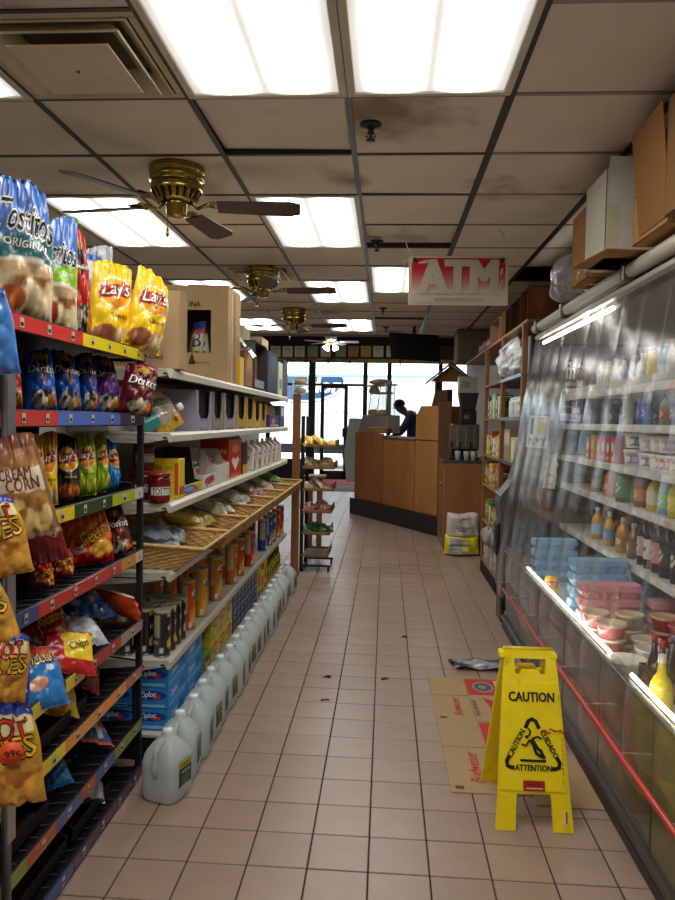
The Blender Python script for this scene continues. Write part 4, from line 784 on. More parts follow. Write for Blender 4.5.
def open_tray(lab, px0, px1, ptop, pfront, c1, c2, arts, seed, packs, zz=None, group='open display trays on the third shelf'):
    """open display carton with high back, low front, packets inside"""
    zz = z if zz is None else zz; y0, y1 = gy(px0)+.003, gy(px1)-.003; h = at((px0+px1)/2, ptop, x=-.95).z-zz; hf_ = max(.02, at((px0+px1)/2, pfront, x=-.95).z-zz); w_ = y1-y0
    t = thing('display_carton', lab, 'carton', (-1.06, (y0+y1)/2, zz+.001), 0, group)
    Ob('base', MB().box(-.1, .1, -w_/2, w_/2, 0, .003, c1), 'printcard', t); Ob('back', MB().box(-.1, -.097, -w_/2, w_/2, .003, h, c1), 'printcard', t)
    for sgn in (-1, 1): m = MB(); m.prism([(-.097, .003), (.1, .003), (.1, hf_), (.06, hf_*1.15), (.03, h), (-.097, h)], 'y', sgn*w_/2-.002*sgn, sgn*w_/2, c1); Ob('side', m, 'printcard', t)
    m = MB(); m.pbox(.097, .1, -w_/2+.002, w_/2-.002, .003, hf_, c2, {'+x': arts}); Ob('front', m, 'printcard', t)
    for k in range(packs):
        r = random.Random(seed+k); c = r.choice(['2e5aa8', 'b0302a', 'd9ac2a', '32302e', 'a82a4a']); o = Ob('snack_packet', bag_mesh(w_*.42, h*.72, .03, c, [('e', .5, .55, .35, .2, 'e2d8c0'), ('e', .5, .55, .28, .14, r.choice(['c23a2a', '2a4a9a', 'e0a02a']))], seed+k, nu=14, nv=18), 'film'); o.location = (-1.06+.055-.05*k, (y0+y1)/2+w_*(.2 if k % 2 else -.2), zz+.012); o.rotation_euler = (radians(-14), radians(r.uniform(-8, 8)), radians(75))
        tag(o, '%s packet from the front in the %s' % (ORD[k], ' '.join(lab.split()[:6])), 'packet', 'packets in display trays')
open_tray('yellow and black open carton of packets beside the salsa jars', 182, 204.5, 449, 484, '2a2620', 'd6bd2a', [('e', .4, .5, .3, .4, '2a5aa8'), ('e', .4, .5, .2, .25, '7aa0d8'), ('r', .85, 0, 1, 1, 'd6bd2a'), ('e', .7, .3, .12, .2, 'c24a24')], 200, 3)
open_tray('white and pink open carton of candy bags, third shelf', 205, 218, 453, 474, 'cfc9c2', 'd2ccc6', [('e', .5, .5, .4, .3, 'c8586a'), ('t', 'Candy', .5, .5, .6, 'b02a4a', None, 15)], 210, 2)
open_tray('plain white open carton of small bags, third shelf', 218.5, 231, 450, 464, 'cfccc6', 'd2cfc8', [('r', .8, .1, .9, .3, '8a8a86')], 220, 2)
carton('carton', 'tall red carton with a white heart on the third shelf', 'box', -1.15, -.97, gy(232), gy(244.5), z, .245, 'b32a1a', {'+x': [('q', [(.2, .42), (.5, .16), (.8, .42), (.7, .52), (.5, .46), (.3, .52)], 'e6d8c8'), ('r', .05, .0, .95, .14, 'c2441c'), ('e', .5, .75, .3, .12, 'd8742a')], '-y': [('t', 'PLAIN', .6, .7, .6, 'd8b08a')]})
carton('carton', 'thin yellow and black carton beside the tall red one', 'box', -1.1, -.965, gy(245), gy(249.5), z, .21, '2a2420', {'+x': [('r', 0, 0, 1, .3, 'c9a62a')]})
for i in range(7):
    y = gy(256)+i*(gy(284)-gy(256))/6.6; t = thing('coffee_bag', 'white gable-top cookie bag, %s in its row on the third shelf' % ORD[i], 'bag', (-1.02, y, z+.001), random.uniform(-6, 6), 'white bags on the third shelf')
    h = .2; w_ = .075; m = MB(); m.pbox(-.06, .06, -w_/2, w_/2, 0, h*.75, 'dcd6cc', {'+x': [('n', .5, .3, .42, .28, 'a8683a', 'dcd6cc', 6), ('e', .5, .25, .3, .18, '9a5a34'), ('r', .1, .7, .9, .8, '6a3a2a')], '-y': [('r', .25, .5, .75, .7, '9a958c'), ('r', .25, .2, .6, .3, '9a958c')]}, .006); Ob('body', m, 'printcard', t)
    m = MB(); m.prism([(-.06, h*.75), (.06, h*.75), (.008, h*.97), (.008, h*1.08), (-.008, h*1.08), (-.008, h*.97)], 'y', -w_/2+.003, w_/2-.003, 'd6d0c6'); Ob('folded_top', m, 'printcard', t)
# ---------------- wicker baskets
z = LZ['basket']
edges = [3.12, 3.66, 4.2, 4.74, 5.28, 5.82, 6.36, 6.88]
for i, (a, b) in enumerate(zip(edges[:-1], edges[1:])):
    t = thing('wicker_basket', 'flared wicker basket, %s along the shelf from the chip rack' % ORD[i], 'basket', (-1.12, (a+b)/2, z+.002), 0, 'wicker baskets'); w_ = (b-a)/2-.012
    fr_ = .2 if i == 0 else .275; lo = [(-.23, -w_*.9), (fr_, -w_*.9), (fr_, w_*.9), (-.23, w_*.9)]; hi = [(-.26, -w_), (.33, -w_), (.33, w_), (-.26, w_)]; zh = [.13, .1, .1, .13]
    for k in range(4):
        j = (k+1) % 4; m = MB(); N_ = 16; rows = 5
        def P(u, v, k=k, j=j):
            x = lo[k][0]+(lo[j][0]-lo[k][0])*u; y = lo[k][1]+(lo[j][1]-lo[k][1])*u; X = hi[k][0]+(hi[j][0]-hi[k][0])*u; Y = hi[k][1]+(hi[j][1]-hi[k][1])*u; Z = zh[k]+(zh[j]-zh[k])*u
            d_ = .0035*sin(u*N_*pi)*(1 if int(v*rows*2.001) % 2 else -1); nx, ny = ((0, -1), (1, 0), (0, 1), (-1, 0))[k]
            return (x+(X-x)*v+nx*d_, y+(Y-y)*v+ny*d_, Z*v)
        m.surf(P, N_*3, rows*2, 1, 1, 'c29a5c', smooth=False); Ob('woven_side', m, 'wicker', t)
    Ob('basket_base', MB().box(-.23, fr_, -w_*.9, w_*.9, 0, .006, '7a5628'), 'wicker', t)
    Ob('rim', MB().tube([(x, y, q) for (x, y), q in zip(hi, zh)], .009, 'cfa868', 7, True), 'wicker', t)
    kinds = [('8a96a8', '4a5a78'), ('d9c26a', 'c9a02a'), ('c9c4b0', '9a8a5a'), ('d8dcd8', 'a8b0a8'), ('c9a89a', 'a86a5a'), ('d0c8b8', '8a7a68'), ('8aa86a', 'c9903a')][i]
    for k in range(7):
        r = random.Random(300+i*10+k); o = Ob('wrapped_snack', bag_mesh(.165, .2, .08, kinds[0], [('n', .5, .5, .4, .4, kinds[1], kinds[0], 5), ('e', .5, .6, .3, .15, r.choice(['e6e2d6', kinds[1], 'c8d8e6']))], 300+i*10+k, slump=.1, nu=14, nv=16), 'film' if k % 2 else 'film')
        o.location = (-1.12+(-.08 if k < 3 else .14), (a+b)/2+w_*.58*((k % 3)-1)-.02, z+.062+.02*(k > 2)+(.045 if k == 6 else 0)); o.rotation_euler = (radians(-66-r.uniform(0, 12)), radians(r.uniform(-12, 12)), radians(90+r.uniform(-35, 35)))
        tag(o, '%s of seven wrapped snacks in the %s wicker basket from the chip rack' % (ORD[k], ORD[i]), 'snack packet', 'wrapped snacks in the baskets')
# ---------------- fifth shelf: tubular cans
z = LZ['five']
def can(lab, x, y, base, body, h=.235, r=.0375, lid='c9c2ae', face=20, group='chip cans', word=True):
    t = thing('chip_can', lab, 'can', (x, y, z+.001), face, group); m = MB()
    arts = list(body)
    def P(u, v):
        a = 2*pi*u-pi; return (r*cos(a), r*sin(a), v*h)
    m.surf(P, 40, 26, 2*pi*r, h, base, arts, .0012); Ob('tube', m, 'gloss', t)
    Ob('lid', MB().lathe([(r*1.02, h-.006), (r*1.05, h-.004), (r*1.05, h+.008), (r*.96, h+.009), (r*.9, h+.004)], lid, 24), 'plastic', t)
    Ob('bottom_rim', MB().lathe([(r*1.02, 0), (r*1.02, .006)], '8d8d8d', 24), 'steel', t)
STAX = [('r', 0, .0, 1, .12, '2c2c2e'), ('r', .12, .0, .35, .96, '4a4c4e'), ('r', .14, .45, .33, .95, 'b9b98c'), ('r', .16, .3, .32, .36, 'a9a9a4'), ('r', .5, .9, 1, .97, 'c9a02a'), ('n', .62, .3, .14, .14, '7ab02a', 'c9a05a', 6), ('t', "LAY'S", .62, .66, .22, 'e2e2dc', None, 0, 0, 1.4), ('r', .34, .08, .42, .2, 'd8d8d0')]
def PRIN(c, c2, nut='c9b88a'): return [('n', .55, .3, .2, .22, c2, 'e6a84a', 7), ('r', .12, .35, .32, .95, nut), ('r', .34, .06, .42, .18, 'e0ddd2'), ('e', .56, .74, .15, .09, 'f0ece0'), ('e', .56, .72, .13, .07, '2a1a14'), ('t', 'Pringles', .56, .72, .24, 'f4e8c0', None, 0, 0, 1.3)]
pos = [(157, 655, -.97), (148, 652, -1.0), (174, 632, -.975), (165, 641, -1.01)]
k = 0
for ix in range(3):
    for iy in range(4):
        x = -.985-ix*.085; y = 3.17+iy*.085+(.02 if ix % 2 else 0)
        can('black potato crisp can, %s row from the front, %s from the rack' % (ORD[ix], ORD[iy]), x, y, '232325', STAX, .2, .037, '9c9880', random.uniform(-40, 30), 'black crisp cans'); k += 1
cl = [(193, 'c8561c', 'orange', -.985, 'PR'), (205.5, 'd2a01e', 'yellow', -.985, 'PR'), (205, 'c8641c', 'orange', -1.075, 'PR'), (220.5, 'c07a24', 'amber', -.985, 'PR'), (226, 'c4641e', 'rust orange', -1.075, 'PR'), (235.5, 'c87420', 'pumpkin', -.985, 'PR'), (243, 'b8501c', 'burnt orange', -.985, 'PR'), (252.5, 'c2301a', 'red', -.98, 'PR'), (266, '1f52a8', 'blue', -.985, 'PR'), (271, '1f52a8', 'blue', -.985, 'PR'), (275, '2558a8', 'blue', -.98, 'PR'), (279, 'a83420', 'brick red', -.98, 'PR'), (283, 'b23a24', 'scarlet', -.98, 'PR')]
for i, (px, c, n, X, _) in enumerate(cl):
    can('%s chip can, %s from the black cans along the shelf' % (n, ORD[i]), X, gy(px, X+.02), c, PRIN(c, c), .25 if i else .245, .038, 'b9a98a', random.uniform(-25, 25))
for i in range(12):
    can('chip can in the back row, %s from the black cans' % ORD[i], -1.2, 3.75+i*.25, ['c8641c', 'b8501c', 'c2301a', '1f52a8'][i//4 if i < 11 else 3], PRIN('c8641c', 'b85a1c'), .25, .038, 'b9a98a', 0, 'back row of chip cans')
# ---------------- bottom deck
z = .106
def zip_box(lab, px0, px1, kz, lev):
    pass
ZB = [('e', .5, .66, .46, .22, '1d3f9a'), ('t', 'Ziploc', .4, .68, .5, 'f2f4f6', None, 4, .15, 1.2), ('e', .66, .6, .12, .12, 'd23a2e'), ('r', .1, .1, .9, .24, '7ac0e6')]
for col_, (xa, xb) in enumerate(((-1.1, -.945), (-1.27, -1.115))):
    for lv in range(3 if col_ == 0 else 2):
        for dp in range(2):
            y0 = 3.14+dp*.3; carton('food_bag_box', 'blue food bag box, level %s, %s from the rack, %s column' % (['one', 'two', 'three'][lv], ORD[dp], ['aisle', 'inner'][col_]), 'box', xa, xb, y0, y0+.29, z+lv*.096, .094, '2f86d0', {'-y': ZB, '+x': [('r', .05, .1, .95, .3, '5aa6e0'), ('r', .6, .4, .9, .85, '1d5fae'), ('t', 'Ziploc', .3, .62, .35, 'cfe2f2', None, 4, .15)], '+z': [('q', [(.3, .2), (.9, .5), (.7, .9), (.1, .6)], '6ab8ea'), ('q', [(.55, .7), (.95, .75), (.7, .95)], 'c8342a'), ('t', 'Ziploc', .4, .3, .6, 'e8eef4', None, 30)]}, group='blue food bag boxes')
GL = [('e', .5, .62, .4, .2, 'b8242a'), ('t', 'GLAD', .5, .62, .6, 'f4ecd8'), ('r', .2, .1, .8, .35, '8a9a8a'), ('e', .5, .22, .2, .1, 'c9c4b4')]
for lv in range(2):
    for dp in range(3):
        y0 = 3.98+dp*.19; carton('bag_box', 'yellow bag box, %s level up, %s from the blue boxes' % (ORD[lv], ORD[dp]), 'box', -1.13, -.955, y0, y0+.183, z+lv*.146, .144, 'd8c022', {'-y': GL, '+x': GL+[('q', [(.05, .02), (.4, .02), (.2, .3)], '7ab02a')]}, group='yellow bag boxes')
carton('bag_box', 'yellow and green box with a red oval beside the blue boxes', 'box', -1.05, -.95, 3.77, 3.96, z, .12, '5a8a32', {'-y': [('e', .6, .5, .3, .35, 'b8242a')], '+x': [('q', [(0, 0), (1, 0), (1, .6), (0, .3)], 'd8b01e'), ('e', .5, .5, .36, .36, '8a1c20'), ('t', 'Bags', .5, .5, .5, 'f0e2c8')]})
for lv in range(3):
    for dp in range(7):
        y0 = 4.57+dp*.125; carton('wrap_box', 'dark blue wrap box, %s level up, %s from the yellow boxes' % (ORD[lv], ORD[dp]), 'box', -1.12, -.955, y0, y0+.12, z+lv*.092, .09, ['2f3a5c', '3a4a72', '27406e'][(lv+dp) % 3], {'+x': [('t', 'wrap', .5, .6, .7, 'b8c2d4', None, 10), ('e', .3, .3, .15, .15, 'b03a34'), ('r', .1, .08, .9, .2, '8a96b0')], '-y': [('e', .6, .6, .25, .25, 'a84a44')]}, group='dark blue wrap boxes')
for i in range(3):
    carton('box', 'small yellow carton standing behind the jugs, %s from the blue boxes' % ORD[i], 'box', -1.06, -.955, 5.46+i*.15, 5.59+i*.15, z, .26 if i != 1 else .2, 'd8c022', {'+x': [('e', .5, .6, .35, .22, 'b8342a'), ('r', .2, .1, .8, .3, '3a3a30')], '-y': [('e', .5, .6, .35, .22, 'b8342a')]}, group='small yellow cartons')
for i in range(7):
    y = 5.95+i*.13; o = Ob('coffee_pack', bag_mesh(.12, .25, .08, '8a8a22' if i % 2 else 'b8a81e', [('n', .5, .35, .4, .25, '2a2c1c', 'b8a81e', 6), ('e', .5, .7, .3, .12, '26261e')], 330+i, nu=16, nv=20), 'film'); o.location = (-1.0, y, z+.002+(.0)); o.rotation_euler = (radians(-6), 0, radians(70)); tag(o, 'olive and yellow pack, %s in the far row on the bottom deck' % ORD[i], 'pack', 'olive packs on the bottom deck')
# ---------------- gallon jugs on the floor
def jug_mesh():
    body = MB(); hw_ = .083
    prof = [(.0, .80), (.006, .9), (.03, .985), (.06, 1), (.13, 1), (.155, .99), (.175, .94), (.195, .84), (.212, .70), (.228, .52), (.238, .38), (.244, .31), (.252, .275), (.262, .27)]
    n = 32; V = []; Fc = []
    for z_, k in prof:
        e = 4.2 if z_ < .17 else max(2.0, 4.2-(z_-.17)*32)
        for i in range(n):
            a = 2*pi*i/n; c, s = cos(a), sin(a); r = (abs(c)**e+abs(s)**e)**(-1/e)*hw_*k
            dent = 0
            if z_ > .1 and z_ < .235: dent = .26*max(0, cos(a-pi*1.47))**14          # handle recess at one corner
            V.append((r*c*(1-dent), r*s*(1-dent), z_))
    m = len(prof)
    for k in range(m-1):
        for i in range(n): Fc.append((k*n+i, k*n+(i+1) % n, (k+1)*n+(i+1) % n, (k+1)*n+i))
    Fc.append(tuple(range(n))[::-1]); body.add(V, Fc, 'cfdcdc', True)
    hd = MB(); d = (cos(pi*1.47), sin(pi*1.47)); hd.tube([(d[0]*q, d[1]*q, zz) for q, zz in ((.03, .235), (.05, .226), (.068, .206), (.078, .175), (.081, .14), (.07, .1))], [.012, .0125, .0125, .0125, .013, .012], 'cfdcdc', 10)
    cp = MB(); cp.lathe([(.0205, .246), (.0205, .25), (.019, .252), (.0195, .268), (.018, .270)], 'e9eeee', 24)
    for k in range(24): a = 2*pi*k/24; cp.box(.0192*cos(a)-.001, .0192*cos(a)+.001, .0192*sin(a)-.001, .0192*sin(a)+.001, .252, .267, 'e9eeee')
    lb = MB(); lb.pbox(hw_-.0005, hw_+.0008, -.042, .042, .06, .165, '2c4a3c', {'+x': [('r', .0, .72, 1, 1, 'c9b84a'), ('t', 'SPRING', .5, .84, .8, '22382c'), ('t', 'WATER', .5, .56, .7, 'cfd8cc'), ('e', .5, .25, .4, .18, '4a6a56'), ('r', .1, .03, .9, .07, 'b8c4b8')]}, .0003)
    return mesh(body, 'jugplastic', 'jug_body'), mesh(hd, 'jugplastic', 'handle'), mesh(cp, 'plastic', 'cap'), mesh(lb, 'printcard', 'label')
jb, jh, jc, jl = jug_mesh(); NJ = 19; yj = 2.80
for i in range(NJ):
    x = -.838+random.uniform(-.008, .008); r = (-18 if i == 0 else random.uniform(-8, 6))
    t = thing('water_jug', 'translucent gallon water jug, %s in the floor row from the chip rack' % ORD[i], 'jug', (x, yj, 0), r, 'gallon water jugs along the shelf')
    Ob('jug_body', jb, None, t); Ob('handle', jh, None, t); Ob('cap', jc, None, t); Ob('label', jl, None, t)
    yj += .172+random.uniform(0, .018)+(.16 if i == NJ-2 else 0)
# ---------------- wooden end post and slanted end rack
px_ = at(294.5, 560, y=6.95).x
t = thing('wooden_post', 'square wooden post at the far end of the shelving', 'post', (px_, 6.95, 0))
Ob('shaft', MB().box(-.035, .035, -.035, .035, 0, at(295, 394, y=6.95).z, '8a5a30', .004), 'wood', t); Ob('base_block', MB().box(-.042, .042, -.042, .042, 0, .04, '7a4e2a', .003), 'wood', t)
zt = at(295, 394, y=6.95).z; t = thing('bread_box', 'clear stacked containers of bread on top of the wooden post', 'container', (px_+.03, 6.95, zt+.001))
for k in range(2):
    Ob('clear_tub', MB().box(-.07, .07, -.06, .06, k*.085, k*.085+.08, 'e0e4e2', .008), 'clearplastic', t); Ob('bread', MB().lathe([(.03, k*.085+.008), (.055, k*.085+.02), (.055, k*.085+.04), (.03, k*.085+.058)], 'b98a4a', 14), 'card', t)
t = thing('end_rack', 'narrow wooden rack with slanted trays at the shelf end', 'rack', (at(302, 560, y=7.2).x, 7.2, 0)); tiers = (445, 467, 489, 511, 533, 555)
for y in (-.06, .36): Ob('upright', MB().box(-.02, .015, y-.015, y+.015, 0, 1.55, '2a2624', .003), 'blackmetal', t)
Ob('foot_bar', MB().box(0, .29, -.065, -.04, .05, .07, '2a2624', .003).box(0, .29, .34, .365, .05, .07, '2a2624', .003).box(.26, .28, -.06, -.045, .0, .05, '1d1b1a').box(.26, .28, .345, .36, .0, .05, '1d1b1a').box(-.02, .02, -.06, .36, 0, .02, '2a2624'), 'blackmetal', t)
TC = [('b8922a', 'e0c24a', 'golden bag'), ('8a6a4a', 'c9a27a', 'tan bag'), ('a89a8a', 'b04a3a', 'striped packet'), ('a85a4a', 'd0c2b6', 'red and white packet'), ('2a4a32', '5a7a5a', 'dark green bag')]
for k, py in enumerate(tiers):
    zz = at(318, py, y=7.12).z; L_ = .33-.012*k
    s = MB(); s.box(0, L_, -.08, -.065, zz-.022, zz+.008, '8a6238', .003); s.box(0, L_, .37, .385, zz-.022, zz+.008, '8a6238', .003); s.box(L_-.012, L_, -.065, .37, zz-.02, zz+.05, '6a4c30', .003); s.box(0, L_, -.065, .37, zz-.02, zz-.01, '5a4230', .002)
    Ob('tray', s, 'woodh', t)
    if k < 5:
        for j in range(5):
            r = random.Random(400+k*9+j); c1, c2, nm = TC[k]
            o = Ob('snack_packet', bag_mesh(.11, .15, .05, c1, [('n', .5, .5, .45, .4, c2, c1, 6)], 400+k*9+j, slump=.2, nu=14, nv=16), 'film'); o.location = (t.location.x+.05+.055*j, 7.2-.05+.04*(j % 3), zz-.006+.012*(j % 2)); o.rotation_euler = (radians(-50+r.uniform(-20, 10)), radians(r.uniform(-20, 20)), radians(20+r.uniform(-30, 50)))
            tag(o, '%s, %s tray down the end rack, %s from the post' % (nm, ORD[k], ORD[j]), 'packet', 'packets on the end rack')
t = thing('wooden_stand', 'brown wooden stand half hidden behind the end rack', 'stand', (at(314, 520, y=8.3).x, 8.3, 0))
for dx in (-.05, .06): Ob('leg', MB().box(dx-.03, dx+.03, -.03, .03, 0, .85, '6a4426', .004), 'wood', t)
Ob('top', MB().box(-.12, .13, -.12, .12, .85, .88, '7a5030', .004), 'woodh', t)
# ================================================================= WET FLOOR SIGN
t = thing('caution_sign', 'yellow folding wet floor caution sign standing on the tiles', 'sign', (.583, 2.68, 0), 1)
YL = 'efd30c'
def panel(front):
    def fin(mb): return mb
    hwz = lambda q: .143-(q/.65)*.044
    M = Tr(0, 0 if front else .37, 0, rx=-15.6 if front else 15.6)
    m = MB(); m.M = M
    for s in (-1, 1):
        m.prism([(s*hwz(0), 0), (s*hwz(.13), .13), (s*.062, .13), (s*.066, .1), (s*.07, 0)][::s], 'y', -.009, .009, YL)
        m.prism([(s*hwz(.56), .56), (s*.1, .6), (s*.098, .65), (s*.062, .65), (s*.06, .6), (s*.058, .56)][::s], 'y', -.009, .009, YL)
    m.prism([(-hwz(.13), .13), (hwz(.13), .13), (hwz(.56), .56), (-hwz(.56), .56)], 'y', -.009, .009, YL)
    m.prism([(-.062, .618), (.062, .618), (.062, .65), (-.062, .65)], 'y', -.009, .009, YL); m.prism([(-.04, .56), (.04, .56), (.03, .578), (-.03, .578)], 'y', -.009, .009, YL)
    for s in (-1, 1): m.box(s*.098-.018, s*.098+.018-.01, -.012, .012, .618, .642, YL, .004)
    o = Ob('panel', m, 'sign', t)
    q = MB(); q.M = M; y = -.0125 if front else .0125
    q.prism([(-.122, .14), (.122, .14), (.1, .53), (-.1, .53)], 'y', *((-.0125, -.009) if front else (.009, .0125)), 'f2d80e')
    g = q; sg = 1 if front else -1; W_, H_ = .286, .65
    def P(u, v): return (sg*(-W_/2+u*W_), y-(.0004*sg), v*H_)
    def px2(x, z_): return (.5+x/W_, z_/H_)
    K = '1a1a16'
    def stroke(pts, wd, col=K):
        A = []
        for i, p in enumerate(pts):
            a = pts[max(0, i-1)]; b = pts[min(len(pts)-1, i+1)]; dx, dz = b[0]-a[0], b[1]-a[1]; L_ = math.hypot(dx, dz); A.append((p[0]-dz/L_*wd/2, p[1]+dx/L_*wd/2, p[0]+dz/L_*wd/2, p[1]-dx/L_*wd/2))
        return [('q', [px2(a[0], a[1]), px2(a[2], a[3]), px2(b[2], b[3]), px2(b[0], b[1])], col) for a, b in zip(A[:-1], A[1:])]
    c0 = (0, .245+.06); top = [(-.026, .362), (-.014, .388), (0, .396), (.014, .388), (.026, .362)]
    lft = [(-.088, .262), (-.099, .243), (-.096, .226), (-.082, .221), (-.07, .221)]; rgt = [(-x, z_) for x, z_ in lft]
    art = stroke(top, .015)+stroke(lft, .015)+stroke(rgt, .015)
    art += [('t', 'CAUTION', *px2(0, .477), .6, K, None, 0, 0, 1.25, .035), ('t', 'ATTENTION', *px2(0, .222), .48, K, None, 0, 0, 1.2, .035), ('t', 'CAUTION', *px2(-.062, .308), .38, K, None, 61, 0, 1.2, .035), ('t', 'CUIDADO', *px2(.062, .308), .38, K, None, -61, 0, 1.2, .035)]
    art += [('r', *px2(-.048, .243), *px2(.048, .252), K)]                                   # slipping figure
    art += [('e', *px2(-.022, .332), .024, .0105, K), ('q', [px2(-.016, .322), px2(.004, .324), px2(.022, .296), px2(.004, .288)], K)]
    art += stroke([(.012, .295), (.03, .283), (.04, .258)], .012)+stroke([(.004, .293), (.014, .272), (.034, .262), (.046, .262)], .011)+stroke([(-.012, .32), (-.026, .3), (-.042, .305)], .008)+stroke([(-.004, .324), (.018, .334), (.034, .326)], .008)+stroke([(-.014, .334), (-.008, .352), (-.016, .362)], .007)
    art += [('r', *px2(-.04, .142), *px2(.04, .178), 'a8281c'), ('r', *px2(-.03, .148), *px2(.032, .153), 'd8b8a0'), ('q', [px2(-.03, .158), px2(.03, .158), px2(.02, .171), px2(-.02, .171)], '8e2018')]
    if front:
        rr = random.Random(3)
        for k in range(16): x = .03+.0065*k; zc = .352+rr.uniform(-.008, .008); art.append(('q', [px2(x, zc), px2(x+.012, zc+rr.uniform(-.004, .004)), px2(x+.01, zc+.005), px2(x+.001, zc+.006)], 'a8341c'))
        for k in range(10): z_ = .33-.017*k; art.append(('q', [px2(.106+rr.uniform(-.002, .002), z_), px2(.109, z_-.012), px2(.111, z_-.012), px2(.109, z_)], 'a8341c'))
        art += [('r', *px2(.105, .03), *px2(.118, .07), 'd0ccc0'), ('r', *px2(.112, .035), *px2(.118, .075), 'a8341c')]
    g.texts(P, W_, H_, art, .0012, ('t', 'r', 'e', 'q')); Ob('raised_face', g, 'sign', o)
panel(True); panel(False)
Ob('hinge', MB().tube([(-.095, .185, .628), (.095, .185, .628)], .009, 'c4ae12', 8), 'sign', t)
# ---- flattened cardboard on the floor
pa, pb = at(428, 677, z=0), at(452, 793, z=0)
t = thing('flat_carton', 'flattened brown beer carton lying under the caution sign', 'cardboard', (.30, 2.93, .0005)); Lc, Wc = 1.34, .44
lean_ = (pa.x-pb.x)/(pa.y-pb.y)
rows_ = [0, .42, .72, 1.06, 1.34]; KB = 'a58b68'
for k, (a, b) in enumerate(zip(rows_[:-1], rows_[1:])):
    for cidx, (u0, u1) in enumerate(((0, .2), (.203, Wc))):
        m = MB(); W_, H_ = u1-u0, b-a-.003; z_ = .004+.002*((k+cidx) % 2); x0 = u0
        m.box(x0, u1, a, b-.003, 0, z_, KB, .001)
        def P(u, v, x0=x0, a=a, W_=W_, H_=H_, z_=z_): return (x0+u*W_, a+v*H_, z_)
        art = []
        if cidx == 0 and k in (0, 2): art = [('t', 'Budweiser', .6, .55, .30/W_*(.95 if k == 0 else .8), 'b5392c', None, 90, .3, 1.2), ('r', .1, .06, .28, .13, '5d4a36')]
        if cidx == 1 and k in (1, 3): art = [('r', .02, .05, .95, .95, 'b53a36'), ('e', .42, .5, .26, .3, '8d8478'), ('e', .42, .5, .2, .22, '54505a'), ('e', .4, .5, .1, .11, '8d8478'), ('r', .72, .12, .92, .88, 'c9ad84'), ('t', 'Budweiser', .82, .5, .3, '4a3a2c', None, 90)]
        if cidx == 1 and k == 2: art = [('q', [(.3, .95), (.55, .78), (.95, .95), (.95, .05), (.55, .24), (.3, .08), (.42, .5)], 'b53a36'), ('t', 'KING OF BEERS', .08, .5, .9, '6a5a48', None, 90)]
        if cidx == 1 and k == 0: art = [('t', 'Genuine', .14, .6, .5, '8a7458', None, 90, .3)]
        m.texts(P, W_, H_, art, .0015, ('t', 'r', 'e', 'q')); Ob('carton_panel', m, 'card', t)
t.rotation_euler = (0, 0, -math.atan(lean_)+.0)
tag(Ob('cardboard_piece', MB().prism([(-.12, -.16), (.16, -.17), (.17, .3), (-.1, .34)], 'z', 0, .005, 'a48864'), 'card', None, (.75, 3.02, .0005)), 'plain brown cardboard piece between the sign and the cooler', 'cardboard')
p = at(478, 667, z=0); m = MB(); m.surf(lambda u, v: ((u-.5)*.32+.02*sin(7*v), (v-.5)*.2, .012+.01*sin(9*u+4*v)+.008*sin(17*v+3*u)), 20, 12, .3, .2, '3a3c42', [('n', .5, .5, .48, .48, '1f2024', '8a8c92', 7)], smooth=False)
tag(Ob('plastic_wrapper', m, 'film', None, (p.x, p.y+.02, .001)), 'dark crumpled plastic wrapper beyond the flattened carton', 'wrapper')
for i, (px, py, lab) in enumerate(((328, 677, 'dark dirt patch on the tiles, left of the centre'), (384, 679, 'dark dirt patch on the tiles, right of the centre'), (324, 700, 'scattered pale dirt flecks on the tiles'), (404, 637, 'dark chip at a tile corner near the carton'))):
    p = at(px, py, z=0); m = MB(); r = random.Random(i)
    for k in range(6): a = r.uniform(0, 6.28); q = r.uniform(0, .02); m.M = Tr(q*cos(a), q*sin(a), 0, rz=r.uniform(0, 360)); m.prism([(-.012, -.008), (.01, -.01), (.014, .006), (-.004, .011)], 'z', 0, .002, '3a342c' if i != 2 else '8a7a6a')
    tag(Ob('dirt_patch', m, 'plain', None, (p.x, p.y, .0006)), lab, 'dirt')
# ================================================================= OPEN COOLER WITH STRIP CURTAIN
CY0, CY1, LX, LZ_, BX = 1.35, 5.4, .885, .60, 1.88
cool = thing('open_cooler', 'tall open refrigerated case with curtain along the right', 'cooler', (1.4, (CY0+CY1)/2, 0)); cl_ = Vector(cool.location)
def cob(name, mb, m='enamel', parent=None):
    mb.v = [(x-cl_.x, y-cl_.y, z_) for x, y, z_ in mb.v]; return Ob(name, mb, m, parent or cool)
cuts = [CY0, 1.95, 2.42, 3.02, 3.62, 4.22, 4.82, CY1]
for k, (a, b) in enumerate(zip(cuts[:-1], cuts[1:])):
    cob('front_panel', MB().box(LX+.02, LX+.03, a+.006, b-.006, .1, .57, ['4a4638', '6a6142', '57503a', '5d564a', '4f4a42', '2a2a2c', '232325'][k], .003), 'gloss')  # olive tones paint a cardboard-coloured reflection into the dark panels
cob('base', MB().box(LX+.03, BX, CY0, CY1, .1, .44, '26241f'), 'plain')
cob('kick_rail', MB().box(LX+.005, LX+.045, CY0, CY1, .0, .05, '1d1e1d', .006), 'blackmetal'); cob('kick_strip', MB().box(LX-.005, LX+.035, CY0, CY1, .065, .1, '3a312a', .006), 'plastic'); cob('kick_back', MB().box(LX+.06, LX+.07, CY0, CY1, 0, .1, '0e0e0e'), 'plain')
cob('lip', MB().box(LX+.008, LX+.035, CY0, CY1, .565, .582, '6a6c68', .004), 'steel'); cob('lip_glass', MB().box(LX+.012, LX+.018, CY0, CY1, .582, .63, 'ffffff'), 'glass')
cob('bumper', MB().tube([(LX-.058, CY0, .385), (LX-.058, 5.0, .375)], .0105, 'b23a30', 10), 'plastic')
